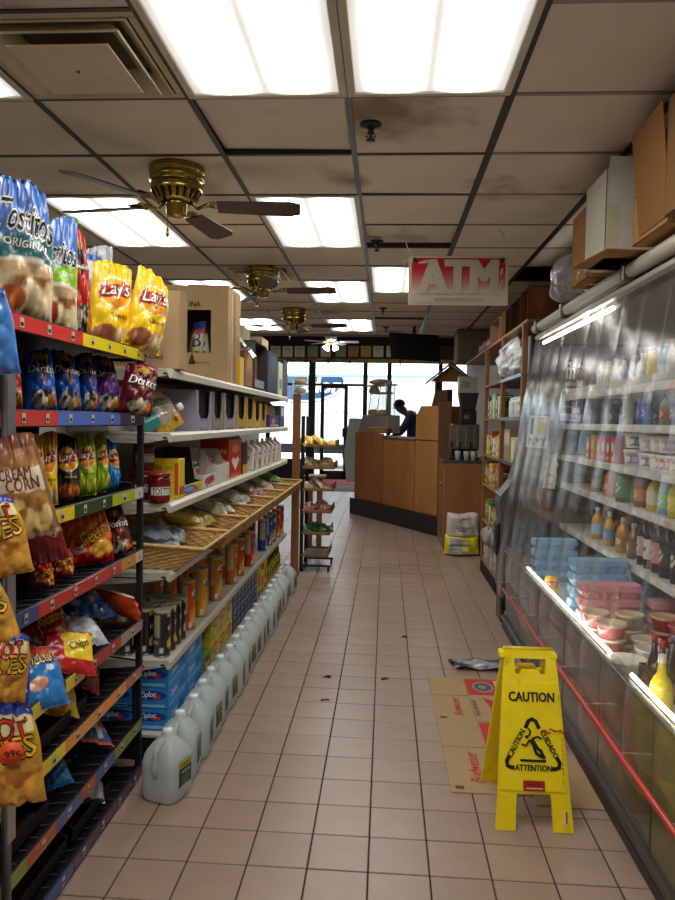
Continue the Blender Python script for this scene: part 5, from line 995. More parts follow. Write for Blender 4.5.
for k in range(9): cob('bumper_clip', MB().box(LX-.058, LX+.022, CY0+.3+k*.45, CY0+.31+k*.45, .365, .37, 'b8b4aa', .002), 'steel')
cob('well_deck', MB().box(LX+.035, BX, CY0, CY1, .44, .46, 'b9bcb6'), 'enamel')
cob('back_wall', MB().box(BX, BX+.08, CY0, CY1, 0, 2.2, '8a8880'), 'enamel')
for y in (CY0-.05, CY1): cob('end_panel', MB().prism([(LX+.03, 0), (BX+.08, 0), (BX+.08, 2.2), (1.12, 2.2), (1.12, 1.9), (LX+.03, .6)], 'x' if False else 'y', y, y+.05, '2a2927'), 'plain')
cob('end_mirror', MB().prism([(LX+.06, .47), (BX, .47), (BX, 2.08), (1.16, 2.08), (LX+.06, .7)], 'y', CY1-.006, CY1-.001, '8f8474'), 'mirrorsteel')
cob('canopy', MB().box(1.14, BX+.08, CY0, CY1, 2.1, 2.24, '6a675e', .01), 'enamel')
cob('corner_post', MB().tube([(1.075, CY1+.03, 2.2), (.90, CY1+.03, .12)], .014, '1a1a1b', 8), 'blackmetal')
cob('light_tube', MB().tube([(1.125, 3.75, 2.1), (1.125, CY1-.06, 2.1)], .011, 'ffffff', 10), 'lampwhite')
for ya, yb in ((CY0+.1, 2.72), (2.98, 4.7)): cob('light_tube', MB().tube([(LX+.045, ya, .59), (LX+.045, yb, .59)], .008, 'ffffff', 10), 'lampwhite')
CS = [1.72, 1.515, 1.29, 1.085, .79]; SX = 1.3
for z_ in CS:
    for a, b in ((CY0, 2.67), (2.68, 4.03), (4.04, CY1)):
        s = cob('shelf', MB().box(SX, BX, a, b, z_-.015, z_, 'c4c4bc', .003))
        cob('price_rail', MB().pbox(SX-.012, SX, a, b, z_-.035, z_+.004, 'c9c8c0', {'-x': [('r', k/9+.02, .15, k/9+.075, .85, random.choice(['e6e4da', 'dcd8c8', 'd8a89a', 'b8c6da'])) for k in range(9)]}, .001), 'plastic', s)
for k in range(26):
    y = 3.0+k*.095; cob('shelf_divider', MB().prism([(y, 1.72), (y+.003, 1.72), (y+.003, 1.77), (y, 1.77)], 'x', SX, SX+.3, 'd0cfc4'), 'plastic')
# ---- curtain
cur = thing('strip_curtain', 'clear vinyl strip curtain hanging in front of the cooler', 'curtain', (1.08, (CY0+CY1)/2, 2.2)); ul = Vector(cur.location)
PXC, PZC = 1.085, 2.205
m = MB(); m.tube([(0, CY0-ul.y, PZC-ul.z+.0), (0, CY1+.02-ul.y, PZC-ul.z)], .034, 'b9b4a6', 16); Ob('roller', m, 'plastic', cur)
Ob('rail', MB().box(-.01, .03, CY0-ul.y, CY1-ul.y, -.075, -.05, 'a9a597', .004), 'enamel', cur)
for y in (2.2, 3.35, 4.5, 5.25): Ob('roller_bracket', MB().box(-.045, .045, y-.02-ul.y, y+.02-ul.y, -.045, .045, '7a776c', .006), 'steel', cur)
ns = 14; sw_ = .32
for k in range(ns):
    r = random.Random(500+k); yc = CY1-.14-k*.285; ph = r.uniform(0, 6); a1 = r.uniform(.002, .008); bow = r.uniform(.003, .012); end = r.uniform(.2, .5)
    m = MB()
    def P(u, v, ph=ph, a1=a1, bow=bow, yc=yc, end=end, k=k):
        zt = PZC-.05; zz = zt+(end-zt)*v; f = v
        x = max(PXC-.005-.262*(2.155-zz)/1.86-.012*sin(pi*v)+.006*(k % 2), .846+.004*(k % 2))
        x += a1*sin(5*v+ph)*v*.6 + bow*(u-.5)**2*4*(.3+v) - bow*.5
        return (x-ul.x, yc+(u-.5)*sw_*(1-.06*sin(3*v+ph))+.012*sin(4*v+ph)-ul.y, zz-ul.z)
    m.surf(P, 10, 36, 1, 1, 'ffffff'); Ob('vinyl_strip', m, 'vinyl', cur)
# ---- signs on the curtain
def cx(z_): v = (PZC-.05-z_)/(PZC-.05-.25); return PXC-.005-.215*v-.03*sin(pi*v)
def cpos(px, py):
    x = 1.0
    for _ in range(6): p = at(px, py, x=x); x = cx(p.z)-.03
    return p
YE = CY1-.009
def epos(px, py): return at(px, py, y=YE)
p = epos(538, 432); w_ = .155; h_ = .235
m = MB(); m.M = Tr(ry=4); m.pbox(-w_/2, w_/2, 0, .002, -h_/2, h_/2, 'd8d6cc', {'-y': [('t', 'YOGURT', .5, .92, .6, '3a3a44'), ('t', 'I', .2, .66, .09, '1f3a5a', None, 0, 0, 1.2), ('e', .62, .66, .26, .2, 'd6ca3a'), ('t', 'N', .24, .2, .26, '1f4a6a', None, 0, 0, 1.35), ('t', 'Y', .78, .2, .26, '1f4a6a', None, 0, 0, 1.35), ('q', [(.5, .14), (.6, .26), (.56, .32), (.5, .29), (.44, .32), (.4, .26)], 'c22a2e')]}, .0004)
tag(Ob('sticker', m, 'printcard', None, p), 'white I love NY dairy sticker on the far cooler end wall', 'sticker')
p = epos(551, 471); m = MB(); m.M = Tr(ry=6)
o_ = [(-.045, -.13), (.045, -.13), (.045, -.02), (.036, .02), (.045, .05), (.03, .08), (.03, .12), (-.03, .12), (-.03, .08), (-.045, .05), (-.036, .02), (-.045, -.02)]; m.prism(o_, 'y', 0, .002, 'c9c6ba'); m.texts(lambda u, v: (-.045+u*.09, 0, -.13+v*.25), .09, .25, [('t', 'Milk', .5, .4, .5, '6a6a66'), ('r', .2, .12, .8, .15, '8a8a84')], .001, ('t', 'r'))
tag(Ob('sticker', m, 'printcard', None, p), 'pale bottle-shaped sticker below the NY sticker', 'sticker')
p = epos(573, 391); m = MB(); m.M = Tr(ry=4); w_, h_ = .15, .44
m.pbox(-w_/2, w_/2, 0, .002, -h_/2, h_/2, '241d1f', {'-y': [('t', 'PULL-', .48, .93, .82, 'e8e4de'), ('t', 'm', .3, .79, .42, 'e0dcd4', None, 0, 0, 1.9), ('e', .75, .8, .13, .06, 'b83434'), ('r', .05, .58, .6, .64, '9a8a86'), ('r', .62, .58, .95, .68, 'd2d0c8'), ('r', .05, .5, .95, .54, '8a3434'), ('r', .1, .38, .25, .43, 'c04a44'), ('r', .7, .24, .74, .5, 'b8b4ae'), ('r', .5, .4, .72, .43, 'a04a48'), ('r', .05, .22, .9, .25, '8a6a64'), ('r', .55, .13, .9, .22, 'c9c6be'), ('r', .0, .0, 1, .12, 'b9c4d4'), ('t', '2 for', .6, .06, .4, '2a4a9a')]}, .0004)
tag(Ob('poster', m, 'printcard', None, p), 'black PULL poster on the far cooler end wall', 'poster')
# ---- bottles, tubs and jars
def bottle(lab, x, y, z_, r, h, col, capc, labc, kind='b', m='gloss', art=None, group='bottles in the cooler', name='bottle'):
    t = thing(name, lab, 'bottle', (x, y, z_+.001), random.uniform(-15, 15), group)
    if kind == 'b': pr = [(r*.9, 0), (r, .01), (r, h*.58), (r*.85, h*.68), (r*.42, h*.8), (r*.36, h*.9)]
    elif kind == 'w': pr = [(r*.95, 0), (r, .008), (r, h*.52), (r*.8, h*.62), (r*.4, h*.72), (r*.34, h*.9)]
    else: pr = [(r*.92, 0), (r, .008), (r, h*.8), (r*.8, h*.88), (r*.7, h*.9)]
    Ob('body', MB().lathe(pr, col, 18), m, t); cr = pr[-1][0]*1.12; Ob('cap', MB().lathe([(cr, h*.88), (cr, h*.99), (cr*.85, h)], capc, 16), 'plastic', t)
    q = MB(); z0, z1 = (h*.16, h*.5) if kind != 'j' else (h*.15, h*.75); q.surf(lambda u, v: (r*1.012*cos(2*pi*u+.3), r*1.012*sin(2*pi*u+.3), z0+(z1-z0)*v), 24, 6, 2*pi*r, z1-z0, labc, art or [('e', .42, .5, .14, .3, 'e6e2d6'), ('e', .42, .5, .09, .18, col)], .001); Ob('label', q, 'printcard', t); return t
def sy(px, X=1.33): return at(px, 450, x=X).y
def row(z_, items, X, what):
    for i, (px, r, h, c, cap, lc, kd, nm) in enumerate(items): bottle('%s on the %s' % (nm, what), X, sy(px, X), z_, r, h, c, cap, lc, kd)
row(CS[0], [(599, .03, .17, 'a9a69a', 'd8d6cc', 'b9b6ac', 'b', 'grey bottle leftmost'), (606, .03, .19, 'c4c2b8', 'dcdad0', 'b0b4c0', 'b', 'pale bottle second from left'), (613, .03, .19, 'd0cec6', 'e0ded6', 'c2c6cc', 'b', 'white bottle third from left'), (622, .034, .19, 'c6cad6', '5a6ab0', '9aa6cc', 'b', 'blue and white bottle'), (632, .032, .18, '4a4c58', 'c8c6c0', '6a6c80', 'b', 'dark grey bottle'), (640, .033, .18, 'd8d8d2', 'e4e4de', 'c6cad0', 'b', 'white bottle left of the yellow one'), (650.5, .033, .2, 'd9b01c', 'd8d4c0', 'e0b81c', 'j', 'yellow bottle with white cap'), (661, .03, .2, '8ab0d8', '3a9ad0', 'c2d8e8', 'b', 'light blue bottle'), (670, .033, .21, 'd8d6ce', 'e2ded6', 'c8c4ba', 'b', 'white bottle rightmost'), (680, .033, .2, 'c06a5a', 'b83a30', 'd8b8a8', 'b', 'red bottle beyond the white one')], 1.37, 'top cooler shelf')
row(CS[1], [(627, .03, .2, 'b9b6aa', 'd6d4cc', 'a8a59a', 'b', 'pale bottle alone'), (641, .028, .2, '3a3f9a', 'd8d8e0', '5a58b8', 'b', 'violet blue bottle'), (646, .028, .2, '3458b0', 'd4d8e4', '4a78c8', 'b', 'blue bottle beside the violet one'), (666, .036, .17, '6a7a6a', '4a90b0', 'b05a3a', 'b', 'green and orange bottle'), (676, .034, .18, '4a5a8a', 'c0c4c8', '7a8ab0', 'b', 'slate bottle')], 1.37, 'second cooler shelf')
def tub(lab, x, y, z_, r, h, c, lid, band, cat='tub'):
    t = thing('dairy_tub', lab, cat, (x, y, z_+.001), random.uniform(-20, 20), 'tubs in the cooler')
    q = MB(); q.surf(lambda u, v: (r*(.88+.12*v)*cos(2*pi*u), r*(.88+.12*v)*sin(2*pi*u), h*v), 28, 8, 2*pi*r, h, c, [('r', 0, .25, 1, .75, band), ('e', .5, .5, .16, .3, 'f0ece2'), ('e', .8, .5, .12, .25, c)], .001); Ob('cup', q, 'gloss', t); Ob('lid', MB().lathe([(r*1.03, h-.006), (r*1.05, h), (r*1.05, h+.008), (r*.95, h+.011), (r*.9, h+.008)], lid, 24), 'plastic', t)
z_ = CS[2]; X = 1.38
for i, (px, c, n) in enumerate(((597, 'c03a24', 'red and yellow'), (602, 'd8a62a', 'golden'), (608, 'd88a9a', 'pink'), (613, 'd67a90', 'rose'), (618, 'a82a2a', 'dark red'), (623, 'c24436', 'scarlet'))):
    o = carton('dairy_carton', '%s carton, %s from the left on the third cooler shelf' % (n, ORD[i]), 'carton', X-.06, X+.06, sy(px, X)-.035, sy(px, X)+.035, z_, .16 if i % 2 else .145, c, {'-x': [('e', .5, .6, .35, .2, 'e8dcc8'), ('r', .1, .1, .9, .25, 'd8b8a0')]}, group='cartons in the cooler')
tub('white tub with blue wave on top of the violet one', X, sy(636, X), z_+.1, .06, .075, 'dcdcd6', 'e4e4de', '3a5a8a'); tub('violet and white tub under the blue wave tub', X, sy(636, X), z_, .062, .08, 'c9c2d6', 'dedbe2', '8a7ab0')
for i, (px, lv) in enumerate(((649, 0), (649, 1), (660, 0), (660, 1), (669, 0), (669, 1), (680, 0))): tub('%s tub, %s level, %s stack right of the violet tub' % (['blue', 'white', 'pink', 'cream', 'red-banded', 'rosy', 'plain'][i], ['lower', 'upper'][lv], ORD[i//2]), X+.0, sy(px, X), z_+lv*.092, .05, .07, 'dad4cc', 'e6e0d8', ['4a5a9a', 'c0b8b0', 'c88a92', 'c9b8a8', 'c23a36', 'd0a0a4', 'b8b4ac'][i])
carton('carton', 'brown carton behind the tubs on the third cooler shelf', 'box', 1.55, 1.7, sy(668, 1.5), sy(648, 1.5), z_, .19, '8a6a44', m='card')
z_ = CS[3]; X = 1.36
row(z_, [(598, .034, .17, '5a4a3a', '3a342c', '8a6a4a', 'b', 'brown bottle leftmost'), (612, .036, .19, 'd8762a', 'd89a3a', 'd86a24', 'b', 'orange juice bottle'), (628, .06, .17, '4a6a44', '7a7a52', '5a8a5a', 'j', 'wide green jar'), (643, .037, .19, '8a4a22', 'a8642c', 'c87a34', 'b', 'amber brown bottle'), (656, .037, .2, 'c9b02a', '6a6a3a', 'd8d2c0', 'w', 'yellow bottle with long neck'), (668, .036, .2, '4a8ab0', 'c8b83a', '8ab85a', 'b', 'blue and green bottle'), (678, .036, .2, 'b8b02a', 'c05a3a', 'd8c84a', 'b', 'lime yellow bottle')], X, 'fourth cooler shelf')
z_ = CS[4]
row(z_, [(600, .036, .2, 'd89a2a', 'e2ded4', '9ab6d8', 'b', 'orange drink with pale blue label leftmost'), (612, .034, .2, 'd8a22a', 'dedad0', '7a98c8', 'b', 'orange drink with blue label'), (626, .038, .2, 'c98a2a', 'd6d0c4', 'a8763a', 'b', 'amber juice bottle with white cap'), (637, .036, .19, '7a5a3a', 'c0bcb0', '8a6a4a', 'b', 'brown juice bottle')], X, 'lowest cooler shelf')
row(z_, [(648, .038, .3, '1b191a', '2a2626', 'c09a98', 'w', 'black wine bottle with pink label'), (655, .038, .3, '161516', '1f1d1d', 'd2cec6', 'w', 'black wine bottle with white label'), (663, .038, .3, '191718', '2a2424', 'c88a84', 'w', 'black wine bottle second from right'), (672, .04, .31, '141314', '1d1b1c', '2a2828', 'w', 'black wine bottle rightmost, dark label'), (684, .04, .31, '141314', '1d1b1c', '2a2828', 'w', 'black wine bottle beyond the others')], 1.36, 'lowest cooler shelf')
# back rows to fill the shelves
for si, (z_, cs) in enumerate(zip(CS, (['b9b6aa', '8a8c98', 'c8c4b8'], ['3a3f6a', '5a5a5e', '26262a'], ['b05a4a', 'c9b8a8', '6a5a9a'], ['8a5a2a', 'b8742a', '5a6a3a'], ['26221f', '3a2c22', '8a6a2a']))):
    for i in range(17): bottle('%s-row bottle, %s from the far end, cooler shelf %s' % ('back', ORD[i], ['one', 'two', 'three', 'four', 'five'][si]), 1.6, 5.2-i*.21, z_, .038, .17, cs[i % 3], 'a8a69c', cs[(i+1) % 3], 'b', group='back-row bottles in the cooler')
# ---- egg cartons
def ring(z_, a, b, sc, n=60):
    P = []
    for i in range(n):
        t_ = 2*pi*i/n; c, s = cos(t_), sin(t_); e = 8; r = (abs(c)**e+abs(s)**e)**(-1/e); P.append((r*c*a, r*s*b*(1-sc*(.5+.5*cos(r*c*6*pi))), z_))
    return P
def egg_mesh(col):
    out = []
    for rings in ([ring(0, .13, .043, .12), ring(.02, .14, .05, .12), ring(.034, .148, .052, .0), ring(.037, .152, .056, 0)], [ring(.0375, .152, .056, 0), ring(.041, .15, .055, 0), ring(.066, .146, .051, 0), ring(.0695, .141, .046, .0)]):
        m = MB(); n = 60; V = [p for r in rings for p in r]; Fc = [(k*n+i, k*n+(i+1) % n, (k+1)*n+(i+1) % n, (k+1)*n+i) for k in range(len(rings)-1) for i in range(n)]+[tuple(range(n))[::-1], tuple((len(rings)-1)*n+i for i in range(n))]; m.add(V, Fc, col, False); out.append(m)
    for k in range(6):
        out[1].box(-.125+k*.043, -.095+k*.043, -.03, .03, .069, .0704, col, .001)
    return mesh(out[0], 'plastic', 'tray'), mesh(out[1], 'plastic', 'lid')
EG = {c: egg_mesh(h) for c, h in (('blue', '86b4dc'), ('pink', 'd898a0'), ('teal', '86b4b0'))}
def eggs(c, px, Xl, Y, n, z0, where, X=None):
    for k in range(n):
        t = thing('egg_carton', '%s foam egg carton, %s up in the stack %s' % (c, ORD[k], where), 'egg carton', ((Xl+.152) if X is None else X, Y+random.uniform(-.004, .004), z0+k*.0705), random.uniform(-3, 3), 'egg cartons in the cooler'); Ob('tray', EG[c][0], None, t); Ob('lid', EG[c][1], None, t)
eggs('blue', 0, .975, 3.86, 5, .461, 'behind the pink stacks'); eggs('pink', 0, .955, 3.6, 4, .461, 'nearest the curtain'); eggs('pink', 0, 1.29, 3.58, 3, .461, 'farther from the curtain'); eggs('teal', 0, 1.31, 3.98, 4, .461, 'towards the cooler back')
eggs('blue', 0, 1.0, 4.95, 4, .461, 'far along the well')
# ---- round stacked containers and bottles in the well
def cont(lab, x, y, z_, c, lid, r=.06, h=.055):
    t = thing('round_container', lab, 'container', (x, y, z_), random.uniform(0, 40), 'round containers in the cooler well'); Ob('cup', MB().lathe([(r*.86, 0), (r*.98, h*.9), (r, h)], c, 24), 'gloss', t); Ob('lid', MB().lathe([(r*1.04, h-.004), (r*1.06, h), (r*1.06, h+.008), (r*.96, h+.01), (r*.9, h+.006)], lid, 24), 'plastic', t)
for s, (px, Y, n, c, lid) in enumerate(((0.985, 3.38, 3, 'c87a80', 'd8c4a8'), (1.0, 3.2, 3, 'c46a70', 'd8c0a4'), (1.13, 3.36, 3, 'b0927e', 'c9b294'), (1.15, 3.2, 2, 'b89a86', 'c9b294'), (1.28, 3.34, 3, 'a8323a', 'c9a088'), (1.3, 3.18, 3, '9a2830', 'b8444a'), (1.42, 3.3, 3, 'a8323a', 'b8444a'))):
    for k in range(n): cont('round container, %s up, stack %s counting from the curtain' % (ORD[k], ['one', 'two', 'three', 'four', 'five', 'six', 'seven'][s]), px, Y, .461+k*.066, c, lid)
cont('large clear round container at the lip of the well', 1.0, 2.98, .461, 'c9c2ac', 'cfcabc', .075, .1); cont('clear round container behind the large one', 1.12, 3.06, .461, 'b8b0a0', 'c9c4b8', .06, .12)
for i, (x, y) in enumerate(((1.06, 2.86), (1.13, 2.86), (1.06, 2.78), (1.13, 2.78))): bottle('dark soda bottle in the carrier, %s' % ['curtain side far', 'inner side far', 'curtain side near', 'inner side near'][i], x, y, .463, .03, .24, '3a1a14', ['b02a2a', '5a5a8a'][i % 2], '4a1a1c', 'w', group='soda bottles in the carrier')
t = thing('bottle_carrier', 'dark printed cardboard bottle carrier in the cooler well', 'carrier', (1.095, 2.82, .461))
for b in ((-.075, .075, -.082, -.079, 0, .12), (-.075, .075, .079, .082, 0, .12), (-.078, -.075, -.082, .082, 0, .12), (.075, .078, -.082, .082, 0, .12)): Ob('wall', MB().pbox(*b, '2a1c20', {'-y': [('e', .6, .55, .25, .3, '8a6a7a'), ('r', 0, 0, 1, .14, 'c4c0b4')], '-x': [('e', .5, .55, .3, .3, '8a3a44')]}), 'printcard', t)
bottle('yellow juice bottle beside the carrier', 1.0, 2.62, .461, .04, .24, 'd8c22a', 'd8d4c0', 'e0cc4a', 'w', group='bottles in the well')
o = put_bag('yellow_packet', 'bright yellow packet standing at the far well lip', 0, .1, .16, .05, 'fritos', 610, (.98, 4.3, .462), -40, 10, 0); o['category'] = 'packet'
for i in range(8): carton('dairy_carton', 'pale carton deep in the well, %s from the far end' % ORD[i], 'carton', 1.42+.16*(i % 2), 1.54+.16*(i % 2), 5.2-.09*(i//2)-.07, 5.2-.09*(i//2), .46, .14, ['b9b4a8', 'c9a0a0', '9ab0c0'][i % 3], {'-y': [('e', .5, .5, .3, .3, '8a8a8a')]}, group='cartons deep in the well')
# ---- boxes on top of the cooler
ZT = 2.242
def obox(lab, x0, x1, y0, y1, z0, z1, c, art=None, name='cardboard_box', flaps=True):
    t = thing(name, lab, 'box', ((x0+x1)/2, (y0+y1)/2, z0)); a, b, h = (x1-x0)/2, (y1-y0)/2, z1-z0
    for bb, f in (((-a, a, -b, -b+.005, 0, h), '-y'), ((-a, a, b-.005, b, 0, h), '+y'), ((-a, -a+.005, -b, b, 0, h), '-x'), ((a-.005, a, -b, b, 0, h), '+x')): Ob('wall', MB().pbox(*bb, c, {f: (art or {}).get(f, [])}, .001), 'card', t)
    Ob('base', MB().box(-a, a, -b, b, 0, .005, c), 'card', t); return t
t = obox('white carton with a blue stripe on top of the cooler', .945, 1.3, 3.3, 3.62, 2.25, 2.64, 'cdc8bb', {'-y': [('r', .8, .35, .92, .78, '2a5a9a'), ('r', .02, .02, .16, .6, 'c6c0a0')]})
for s in (-1, 1): q = MB(); q.M = Tr(0, s*.16, .39, rx=-s*30); q.box(-.17, .17, -.002, .002, 0, .05, 'd2cdc0'); Ob('torn_flap', q, 'card', t)
t = obox('brown carton with printed stripes nearest on the cooler top', 1.0, 1.4, 2.72, 3.1, 2.25, 2.60, 'a87e4c', {'-x': [('r', .05, .55+.07*k, .3, .575+.07*k, '4a3420') for k in range(5)], '-y': [('r', .05, .6, .3, .63, '4a3420')]})
q = MB(); q.M = Tr(-.2, -.1, .02, ry=-6); q.box(-.004, 0, -.12, .2, 0, .4, '8a6238', .001); Ob('raised_flap', q, 'card', t)
t = obox('dark brown box standing open at the right edge, cooler top', .965, 1.3, 2.3, 2.66, 2.25, 2.66, '7d5a34')
t = obox('tall brown carton behind the white one on the cooler top', .99, 1.25, 3.75, 4.05, 2.25, 2.62, 'a0774a')
q = MB(); q.M = Tr(1.0, 3.2, 2.25, rz=8); q.box(-.1, .2, -.05, .35, 0, .004, 'a07848'); tag(Ob('cardboard_sheet', q, 'card'), 'flat cardboard sheet sticking out under the white carton', 'cardboard')
lump('plastic_bag', 'crumpled clear plastic bag on the cooler top beside cartons', 'plastic bag', 1.12, 4.4, 2.245, .34, .5, .26, 'd6d4cc', 'cello', 21); lump('plastic_bag', 'small clear plastic wad under the white carton', 'plastic bag', 1.08, 3.9, 2.245, .2, .2, .1, 'd6d4cc', 'cello', 22)
# ================================================================= WOODEN SHELVES BEYOND THE COOLER
WX = 1.0; WY0, WY1 = 5.5, 9.45
sh_ = thing('wood_shelving', 'dark wooden wall shelves beyond the cooler', 'shelving', (1.4, 6.6, 0)); wl = Vector(sh_.location)
def wob(name, mb, m='woodh', parent=None):
    mb.v = [(x-wl.x, y-wl.y, z_) for x, y, z_ in mb.v]; return Ob(name, mb, m, parent or sh_)
for y in (5.5, 6.45, 7.5):
    for x in (WX+.02, 1.9): wob('post', MB().box(x-.02, x+.02, y-.025, y+.025, 0, 2.26, '7d532c', .004), 'wood')
WZ = [.14, .54, .9, 1.2, 1.56, 1.89]
for z_ in WZ:
    wob('shelf', MB().box(WX, 1.92, 6.48, 7.52, z_-.022, z_, '80562e', .004)); wob('shelf', MB().box(WX+.01, 1.92, 5.48, 6.47, z_-.022, z_, '4a3c34', .004)); wob('shelf_edge', MB().box(WX-.004, WX+.012, 5.48, 6.46, z_-.026, z_+.006, '6d717c', .003), 'steel')
wob('top_shelf', MB().box(WX+.02, 1.95, 5.45, WY1, 2.26, 2.285, '93693a', .004))
wob('back_board', MB().box(1.92, 1.95, 5.48, 7.52, 0, 2.26, '3c2c20'), 'plain')
wob('plinth', MB().box(WX-.0, WX+.03, 5.48, 7.5, 0, .1, '241f1c', .004), 'plain')
# goods on those shelves
rs = random.Random(77); gi = 0
pal = {1.56: ['3a7a3a', 'c9c4b6', '2a2826', '6a8a4a', 'b8b4a8'], 1.2: ['4a9a2a', 'c9a22a', 'b8a888', 'd8cfc0', '8a2a24'], .9: ['c9b02a', 'b05a4a', '3a7a4a', '6a3a2a', 'c98a2a'], .54: ['e0cc1c', '3a8a3a', 'b8742a', '2a6a34', '5a4a3a'], .14: ['b0aca4', '8a8680', '9a948c', 'c4c0b8', '7a766e']}
for z_, cs in pal.items():
    y = 6.52; i = 0
    while y < 7.38:
        w_ = rs.uniform(.07, .13); h = rs.uniform(.16, .24); c = cs[i % 5]; c2 = cs[(i+2) % 5]
        carton('grocery_box', '%s grocery packet on the %s wooden shelf up, %s from the cooler' % ({'3': 'green', 'c': 'tan', '2': 'dark', '6': 'olive', 'b': 'buff', '4': 'bright green', 'd': 'cream', '8': 'brown', 'e': 'yellow', '5': 'umber', '9': 'grey', '7': 'dull grey'}[c[0]], ORD[[.14, .54, .9, 1.2, 1.56].index(z_)], ORD[i]), 'packet', WX+.02, WX+.02+rs.uniform(.1, .2), y, y+w_, z_, h, c, {'-x': [('e', .5, .6, .36, .2, 'e0d8c4'), ('e', .5, .6, .26, .13, c2), ('r', .1, .08, .9, .24, c2)], '-y': [('r', .1, .5, .9, .8, c2)]}, group='grocery packets on the wooden shelves')
        y += w_+rs.uniform(.006, .03); i += 1
for i in range(6): bottle('white capped bottle on the metal-edged shelf, %s from the cooler' % ORD[i], WX+.09, 5.65+.13*i, 1.56, .04, .17, 'c6c8c4', 'dcdedc', ['9ab0a0', 'c8ccc8'][i % 2], 'j', 'plastic', group='white bottles on the metal-edged shelf')
carton('carton', 'stack of cream and red packets on the metal-edged shelf', 'box', WX+.03, WX+.25, 5.7, 6.05, 1.2, .2, 'b8a888', {'-x': [('r', .05, .1, .45, .9, 'cfc4a8'), ('r', .5, .1, .95, .4, '9a3a34')], '-y': [('r', .1, .1, .9, .4, 'a8443a')]}); carton('carton', 'pale carton farther along the metal-edged shelf', 'box', WX+.03, WX+.22, 6.1, 6.4, 1.2, .26, '8d7c64', {'-x': [('r', .1, .5, .9, .9, 'b8ac90')]})
t = thing('green_tin', 'round green tin on the shelf behind the grey plastic hood', 'tin', (WX+.12, 6.0, .901)); Ob('tin_body', MB().lathe([(.075, 0), (.077, .01), (.077, .19), (.075, .2)], '2f6a2c', 24), 'gloss', t); Ob('lid', MB().lathe([(.079, .2), (.079, .215), (.07, .218)], 'b9c4a8', 24), 'plastic', t)
lump('plastic_bag', 'large bundle of white plastic bags on the upper wooden shelf', 'plastic bag', WX+.13, 6.35, 1.892, .3, .9, .33, 'c4c8c8', 'film', 31, n=34); carton('carton', 'grey carton beside the white bag bundle', 'box', WX+.06, WX+.3, 5.52, 5.82, 1.892, .28, '8a877e', {'-x': [('e', .5, .4, .3, .2, 'b4b0a6')]})
lump('plastic_bag', 'crumpled grey plastic on the lowest wooden shelf', 'plastic bag', WX+.0, 6.9, .36, .12, .5, .16, '8e8c88', 'plain', 33); lump('newspaper_bundle', 'crumpled pale paper bundle on the lowest metal-edged shelf', 'paper', WX+.1, 6.2, .142, .2, .4, .16, '8d8980', 'plain', 34)
# boxes along the top shelf
tb = [(5.55, 5.85, .26, '6a4228', 'dark red bottles in a brown box nearest the cooler', '7a2226'), (5.95, 6.3, .24, '4a2c20', 'very dark open box second on the top shelf', '1c1212'), (6.36, 6.55, .22, '3a241a', 'narrow dark box third on the top shelf', '1c1212'), (6.6, 6.75, .24, '9a7440', 'thin tan box on the top shelf', '8a6638'), (6.9, 7.5, .23, 'a08a70', 'tan box with a red and white packet on the top shelf', 'b83a34')]
for y0, y1, h, c, lab, inner in tb:
    t = thing('open_box', lab, 'box', (WX+.16, (y0+y1)/2, 2.286)); b = (y1-y0)/2
    for bb in ((-.12, .12, -b, -b+.008, 0, h), (-.12, .12, b-.008, b, 0, h), (-.12, .12, -b, b, h-.008, h), (-.12, .12, -b, b, 0, .008), (.11, .12, -b, b, 0, h)): Ob('wall', MB().box(*bb, c, .001), 'card', t)
    Ob('contents', MB().box(-.06, .1, -b+.02, b-.02, .01, h-.05, inner, .02), 'printcard', t)
for i in range(6): bottle('dark red bottle on the far top shelf, %s from the boxes' % ORD[i], WX+.1, 7.75+i*.16, 2.286, .04, .22, ['4a1a1c', '6a2224', '2a1a1a'][i % 3], '3a1a1a', '8a3a3a', 'b', group='bottles on the far top shelf')
# ---- grey plastic cart hood leaning by the cooler end
gp = at(508, 545, x=.93); t = thing('grey_plastic_hood', 'grey moulded plastic cart with cup pocket at the cooler end', 'cart', (.985, 5.64, 0))
m = MB(); prof = [(-.09, .30), (-.10, .75), (-.115, .92), (-.105, .97), (-.02, 1.08), (.04, 1.32), (.09, 1.42), (.1, 1.3), (.1, .3)]; m.prism(prof, 'y', -.12, .12, '46484c'); Ob('shell', m, 'plastic', t)
m = MB(); m.prism([(-.085, .0), (-.095, .70), (.09, .70), (.1, .0)], 'y', -.1, .1, '36373a'); Ob('lower_body', m, 'plastic', t)
Ob('cup_pocket', MB().tube([(-.11+.012, -.09, .95), (-.125, 0, .985), (-.098, .09, .95), (-.02, .1, 1.04), (-.01, 0, 1.06), (-.02, -.1, 1.04)], .013, '77797d', 8, True), 'plastic', t); Ob('grip', MB().box(-.125, -.095, -.07, .07, .5, .75, '141416', .012), 'rubber', t)
